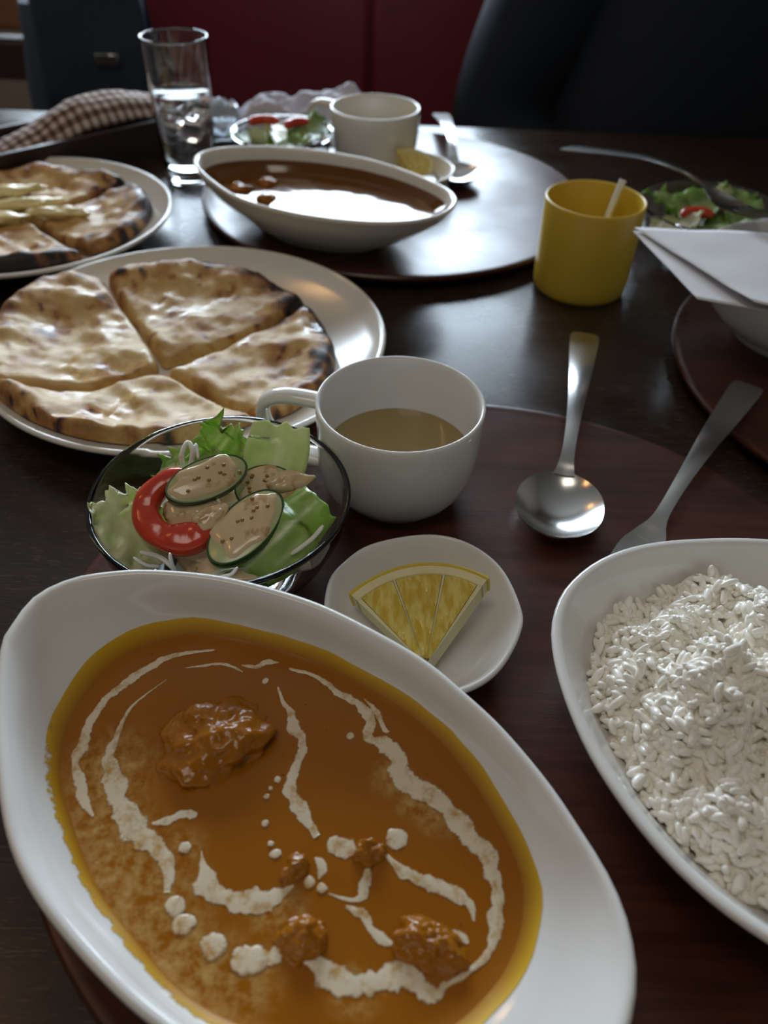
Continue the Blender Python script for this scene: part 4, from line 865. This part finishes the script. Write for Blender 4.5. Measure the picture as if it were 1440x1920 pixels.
# ------------------------------------------------------------------ behind the table: red bench, bag, chair, person
be = empty('bench_seat', (0, 150, FZ), 'dark red vinyl booth bench behind the table', 'bench')
for xa, xb in ((-57.8, -50.7), (-50.4, -5.2), (-5.0, 40.0), (40.6, 86.0), (86.6, 130)):
    mk('back_cushion', box(xa, xb, 148, 157, -30, 15, 1.2), M['vinyl'], be)
    mk('seat_cushion', box(xa, xb, 112, 148, -36, -26, 1.5), M['vinyl'], be)
mk('base', box(-57.8, 130, 114, 157, FZ, -36, .3), M['darkwood'], be)
bag = empty('shoulder_bag', (-46, 138, -26), 'dark navy bag with a small metal tag behind the wooden box', 'bag')
def rbox(x0, x1, y0, y1, z0, z1, seed, n=14):
    rings = []
    for k in range(n + 1):
        v_ = k / n; z = z0 + (z1 - z0) * v_; s = 1 - .10 * v_ ** 2 - .25 * max(0, abs(2 * v_ - 1) - .85) ** .5; ring = []
        for i in range(32):
            a = 2 * math.pi * i / 32; ca, sa = math.cos(a), math.sin(a)
            x = (x0 + x1) / 2 + (x1 - x0) / 2 * s * math.copysign(abs(ca) ** .45, ca); y = (y0 + y1) / 2 + (y1 - y0) / 2 * s * math.copysign(abs(sa) ** .45, sa)
            w_ = .9 * fbm(x * .07 + seed, y * .07, z * .09, 3); ring.append((x + w_, y + w_ * .6, z))
        rings.append(ring)
    return loft(rings, True, True)
mk('body', rbox(-52.5, -36.5, 130, 146, -26, -2, 3), M['navy_bag'], bag, smooth=60)
mk('flap', rbox(-53, -36, 128.6, 132, -7, 10, 7), M['navy_bag'], bag, smooth=60)
mk('side_pocket', rbox(-56.8, -51.5, 131, 145, -26, 6, 9), M['bluegrey'], bag, smooth=60)
mk('metal_tag', box(-44.0, -40.6, 127.6, 128.6, -.4, 1.0, .1), M['steel'], bag)
mk('strap', tube([(-51, 137, 0), (-49, 137, 12), (-44, 138, 18), (-40, 138, 12), (-38, 138, -2)], 1.3, 10, .3), M['navy_bag'], bag, smooth=60)
ch = empty('wooden_chair', (-81, 150, FZ), 'brown wooden chair with dark rail at the far left', 'chair')
mk('seat', box(-102, -61.5, 128, 168, -29, -25, .8), M['darkwood'], ch)
for lx in (-99, -64.5):
    for ly in (131, 165): mk('leg', box(lx - 2, lx + 2, ly - 2, ly + 2, FZ, -29, .3), M['darkwood'], ch)
mk('back_post', box(-101, -97, 163, 167, -25, 22, .4), M['darkwood'], ch); mk('back_post', box(-66.5, -62.5, 163, 167, -25, 22, .4), M['darkwood'], ch)
mk('top_rail', box(-101, -62, 162.5, 167.5, -4, 22, .6), M['chair'], ch)
mk('lower_rail', box(-101, -61, 161.8, 167, -12, -5.5, .4), M['darkwood'], ch)
# person in dark clothes on the bench, leaning to the right
def skin_obj(name, verts, edges, radii, matl, root, parent=None, org=None, sub=2, label=None):
    base = Vector(org)
    me = bpy.data.meshes.new(name); me.from_pydata([tuple((Vector(v) - base) * S) for v in verts], edges, []); me.materials.append(matl)
    o = bpy.data.objects.new(name, me); COL.objects.link(o)
    if parent: o.parent = parent
    else: o.location = base * S
    sk_ = o.modifiers.new('skin', 'SKIN'); sk_.use_smooth_shade = True
    for i, r in enumerate(radii):
        d = me.skin_vertices[0].data[i]; d.radius = (r[0] * S, r[1] * S) if hasattr(r, '__len__') else (r * S, r * S); d.use_root = (i == root)
    ss = o.modifiers.new('smooth', 'SUBSURF'); ss.levels = sub; ss.render_levels = sub
    return o
PO = (44, 130, -26)
JT = dict(hip=(37, 129, -20), pel=(38, 129, -8), wai=(41, 129, 5), che=(46, 129, 20), nec0=(51, 131, 35), nec=(52, 130, 42), hd=(52, 128, 55), top=(52, 129, 64),
          sr=(29.5, 132, 31), er=(13.2, 128, -9), wr=(29, 112, -12), hr=(35, 108.5, -12), sl=(66, 132, 30), el=(76, 126, 2), wl=(62, 112, -12), hl=(56, 108.5, -12),
          tr=(36, 132, -18), kr=(34, 96, -17), ar=(34, 94, -62), fr=(34, 82, -69), tl=(53, 132, -18), kl=(56, 96, -17), al=(56, 94, -62), fl=(56, 82, -69))
nm = list(JT); ix = {k: i for i, k in enumerate(nm)}
ED = [('hip', 'pel'), ('pel', 'wai'), ('wai', 'che'), ('che', 'nec0'), ('nec0', 'nec'), ('nec', 'hd'), ('hd', 'top'), ('nec0', 'sr'), ('sr', 'er'), ('er', 'wr'), ('wr', 'hr'), ('nec0', 'sl'), ('sl', 'el'), ('el', 'wl'), ('wl', 'hl'), ('pel', 'tr'), ('tr', 'kr'), ('kr', 'ar'), ('ar', 'fr'), ('pel', 'tl'), ('tl', 'kl'), ('kl', 'al'), ('al', 'fl')]
RD = dict(hip=(9, 7), pel=(9, 7), wai=(8, 7), che=(9, 7), nec0=(5, 5), nec=5.2, hd=(7.4, 9), top=(5.5, 6.5), sr=4.0, er=3.4, wr=2.6, hr=3, sl=4.0, el=3.4, wl=2.6, hl=3, tr=6, kr=4.5, ar=3.6, fr=3.5, tl=6, kl=4.5, al=3.6, fl=3.5)
pers = skin_obj('person', [JT[k] for k in nm], [(ix[a], ix[b]) for a, b in ED], [RD[k] for k in nm], M['skin'], 0, org=PO)
tag(pers, 'person in a dark navy sweater seated across the table at the right', 'person')
def sub_skin(name, keys, edges, rad, matl, root=0):
    id_ = {k: i for i, k in enumerate(keys)}
    return skin_obj(name, [JT[k] for k in keys], [(id_[a], id_[b]) for a, b in edges], rad, matl, root, parent=pers, org=PO)
sub_skin('sweater', ['hip', 'pel', 'wai', 'che', 'nec0', 'sr', 'er', 'wr', 'sl', 'el', 'wl'], [('hip', 'pel'), ('pel', 'wai'), ('wai', 'che'), ('che', 'nec0'), ('nec0', 'sr'), ('sr', 'er'), ('er', 'wr'), ('nec0', 'sl'), ('sl', 'el'), ('el', 'wl')], [19.5, 19.5, 19, 18.5, 11, 10.5, 9.0, 4.5, 10.5, 9, 4.5], M['navy'])
sub_skin('trousers', ['pel', 'tr', 'kr', 'ar', 'tl', 'kl', 'al'], [('pel', 'tr'), ('tr', 'kr'), ('kr', 'ar'), ('pel', 'tl'), ('tl', 'kl'), ('kl', 'al')], [(15, 11), 9.5, 7, 5, 9.5, 7, 5], M['trousers'])
mk('hair', blob((52, 130.5, 59), 9.2, 10.2, 9.0, .08, .7, 4), M['hair'], pers, smooth=180)
mk('face', merge(blob((52, 119.6, 54), 1.3, 1.6, 2.2, .05, 1, 1), blob((49, 120.6, 57), 1.4, .8, .8, .0, 1, 1), blob((55, 120.6, 57), 1.4, .8, .8, .0, 1, 1), blob((52, 120.4, 49.5), 2.2, .8, .6, .0, 1, 1), blob((44.2, 128, 55), .8, 1.8, 2.8, .05, 1, 2), blob((59.8, 128, 55), .8, 1.8, 2.8, .05, 1, 2)), M['skin'], pers, smooth=180)
for hx, hy, hz, sg in ((35, 108.5, -12, 1), (56, 108.5, -12, -1)):
    for k in range(4):
        x = hx + sg * (1.5 + .3 * k); y = hy - 3.2 + 1.7 * k
        mk('finger', tube([(x, y, hz), (x + sg * 3.2, y - .6, hz + .2), (x + sg * 5.4, y - .6, hz - 1.0), (x + sg * 6.6 - sg * .4 * abs(k - 1), y - .4, hz - 2.3)], [.9, .85, .78, .55], 10), M['skin'], pers, smooth=180)
    mk('thumb', tube([(hx, hy - 2.2, hz + .6), (hx + sg * 1.6, hy - 4.4, hz + .6), (hx + sg * 3.6, hy - 5.4, hz + .2)], [1.1, .95, .65], 10), M['skin'], pers, smooth=180)
# ------------------------------------------------------------------ lamps hanging from the ceiling
def pendant(x, y, z, energy, label):
    e = empty('pendant_lamp', (x, y, z), label, 'lamp', 'warm pendant lamps')
    mk('shade', lathe([(2.2, 12), (2.6, 12), (5, 9), (9.5, 2), (10, 0), (9.7, 0), (9.2, 2), (4.7, 8.7), (2.2, 11.6)], (x, y, z), 48), M['shade'], e, smooth=60)
    mk('bulb', lathe([(0, 1.2), (1.6, 1.9), (2.4, 3.6), (2.2, 5.4), (1.3, 7.4), (1.1, 9), (0, 9.2)], (x, y, z), 32), M['bulb'], e, smooth=180)
    mk('cord', tube([(x, y, z + 11.8), (x, y, CZ)], .3, 8), M['black'], e)
    l = bpy.data.lights.new('lamp_light', 'POINT'); l.energy = energy; l.color = (1, .62, .30); l.shadow_soft_size = .03
    o = bpy.data.objects.new('lamp_light', l); o.location = (0, 0, -.01); o.parent = e; COL.objects.link(o)
pendant(-45, 118, 72, .3, 'brass pendant lamp above the wooden box at the back')
pendant(-60, 30, 92, .3, 'brass pendant lamp above the left of the table')
for o in list(bpy.data.objects):
    if '_org' in o: del o['_org']

def fill_panel(x, y, energy, label):  # unseen overhead fill, added to brighten the upward faces of food and dishes
    e = empty('fill_lamp', (x, y, CZ - 4), label, 'lamp', 'added fill lamps')
    mk('housing', box(x - 32, x + 32, y - 32, y + 32, CZ - 4, CZ, .5), M['frame'], e)
    l = bpy.data.lights.new('fill_light', 'AREA'); l.shape = 'RECTANGLE'; l.size = .56; l.size_y = .56; l.energy = energy; l.color = (1, .90, .78)
    o = bpy.data.objects.new('fill_light', l); o.location = (0, 0, -.005); o.parent = e; COL.objects.link(o)
fill_panel(-25, -15, 3.7, 'square fill lamp added on the ceiling above the near end of the table')
for o in list(bpy.data.objects):
    if '_org' in o: del o['_org']
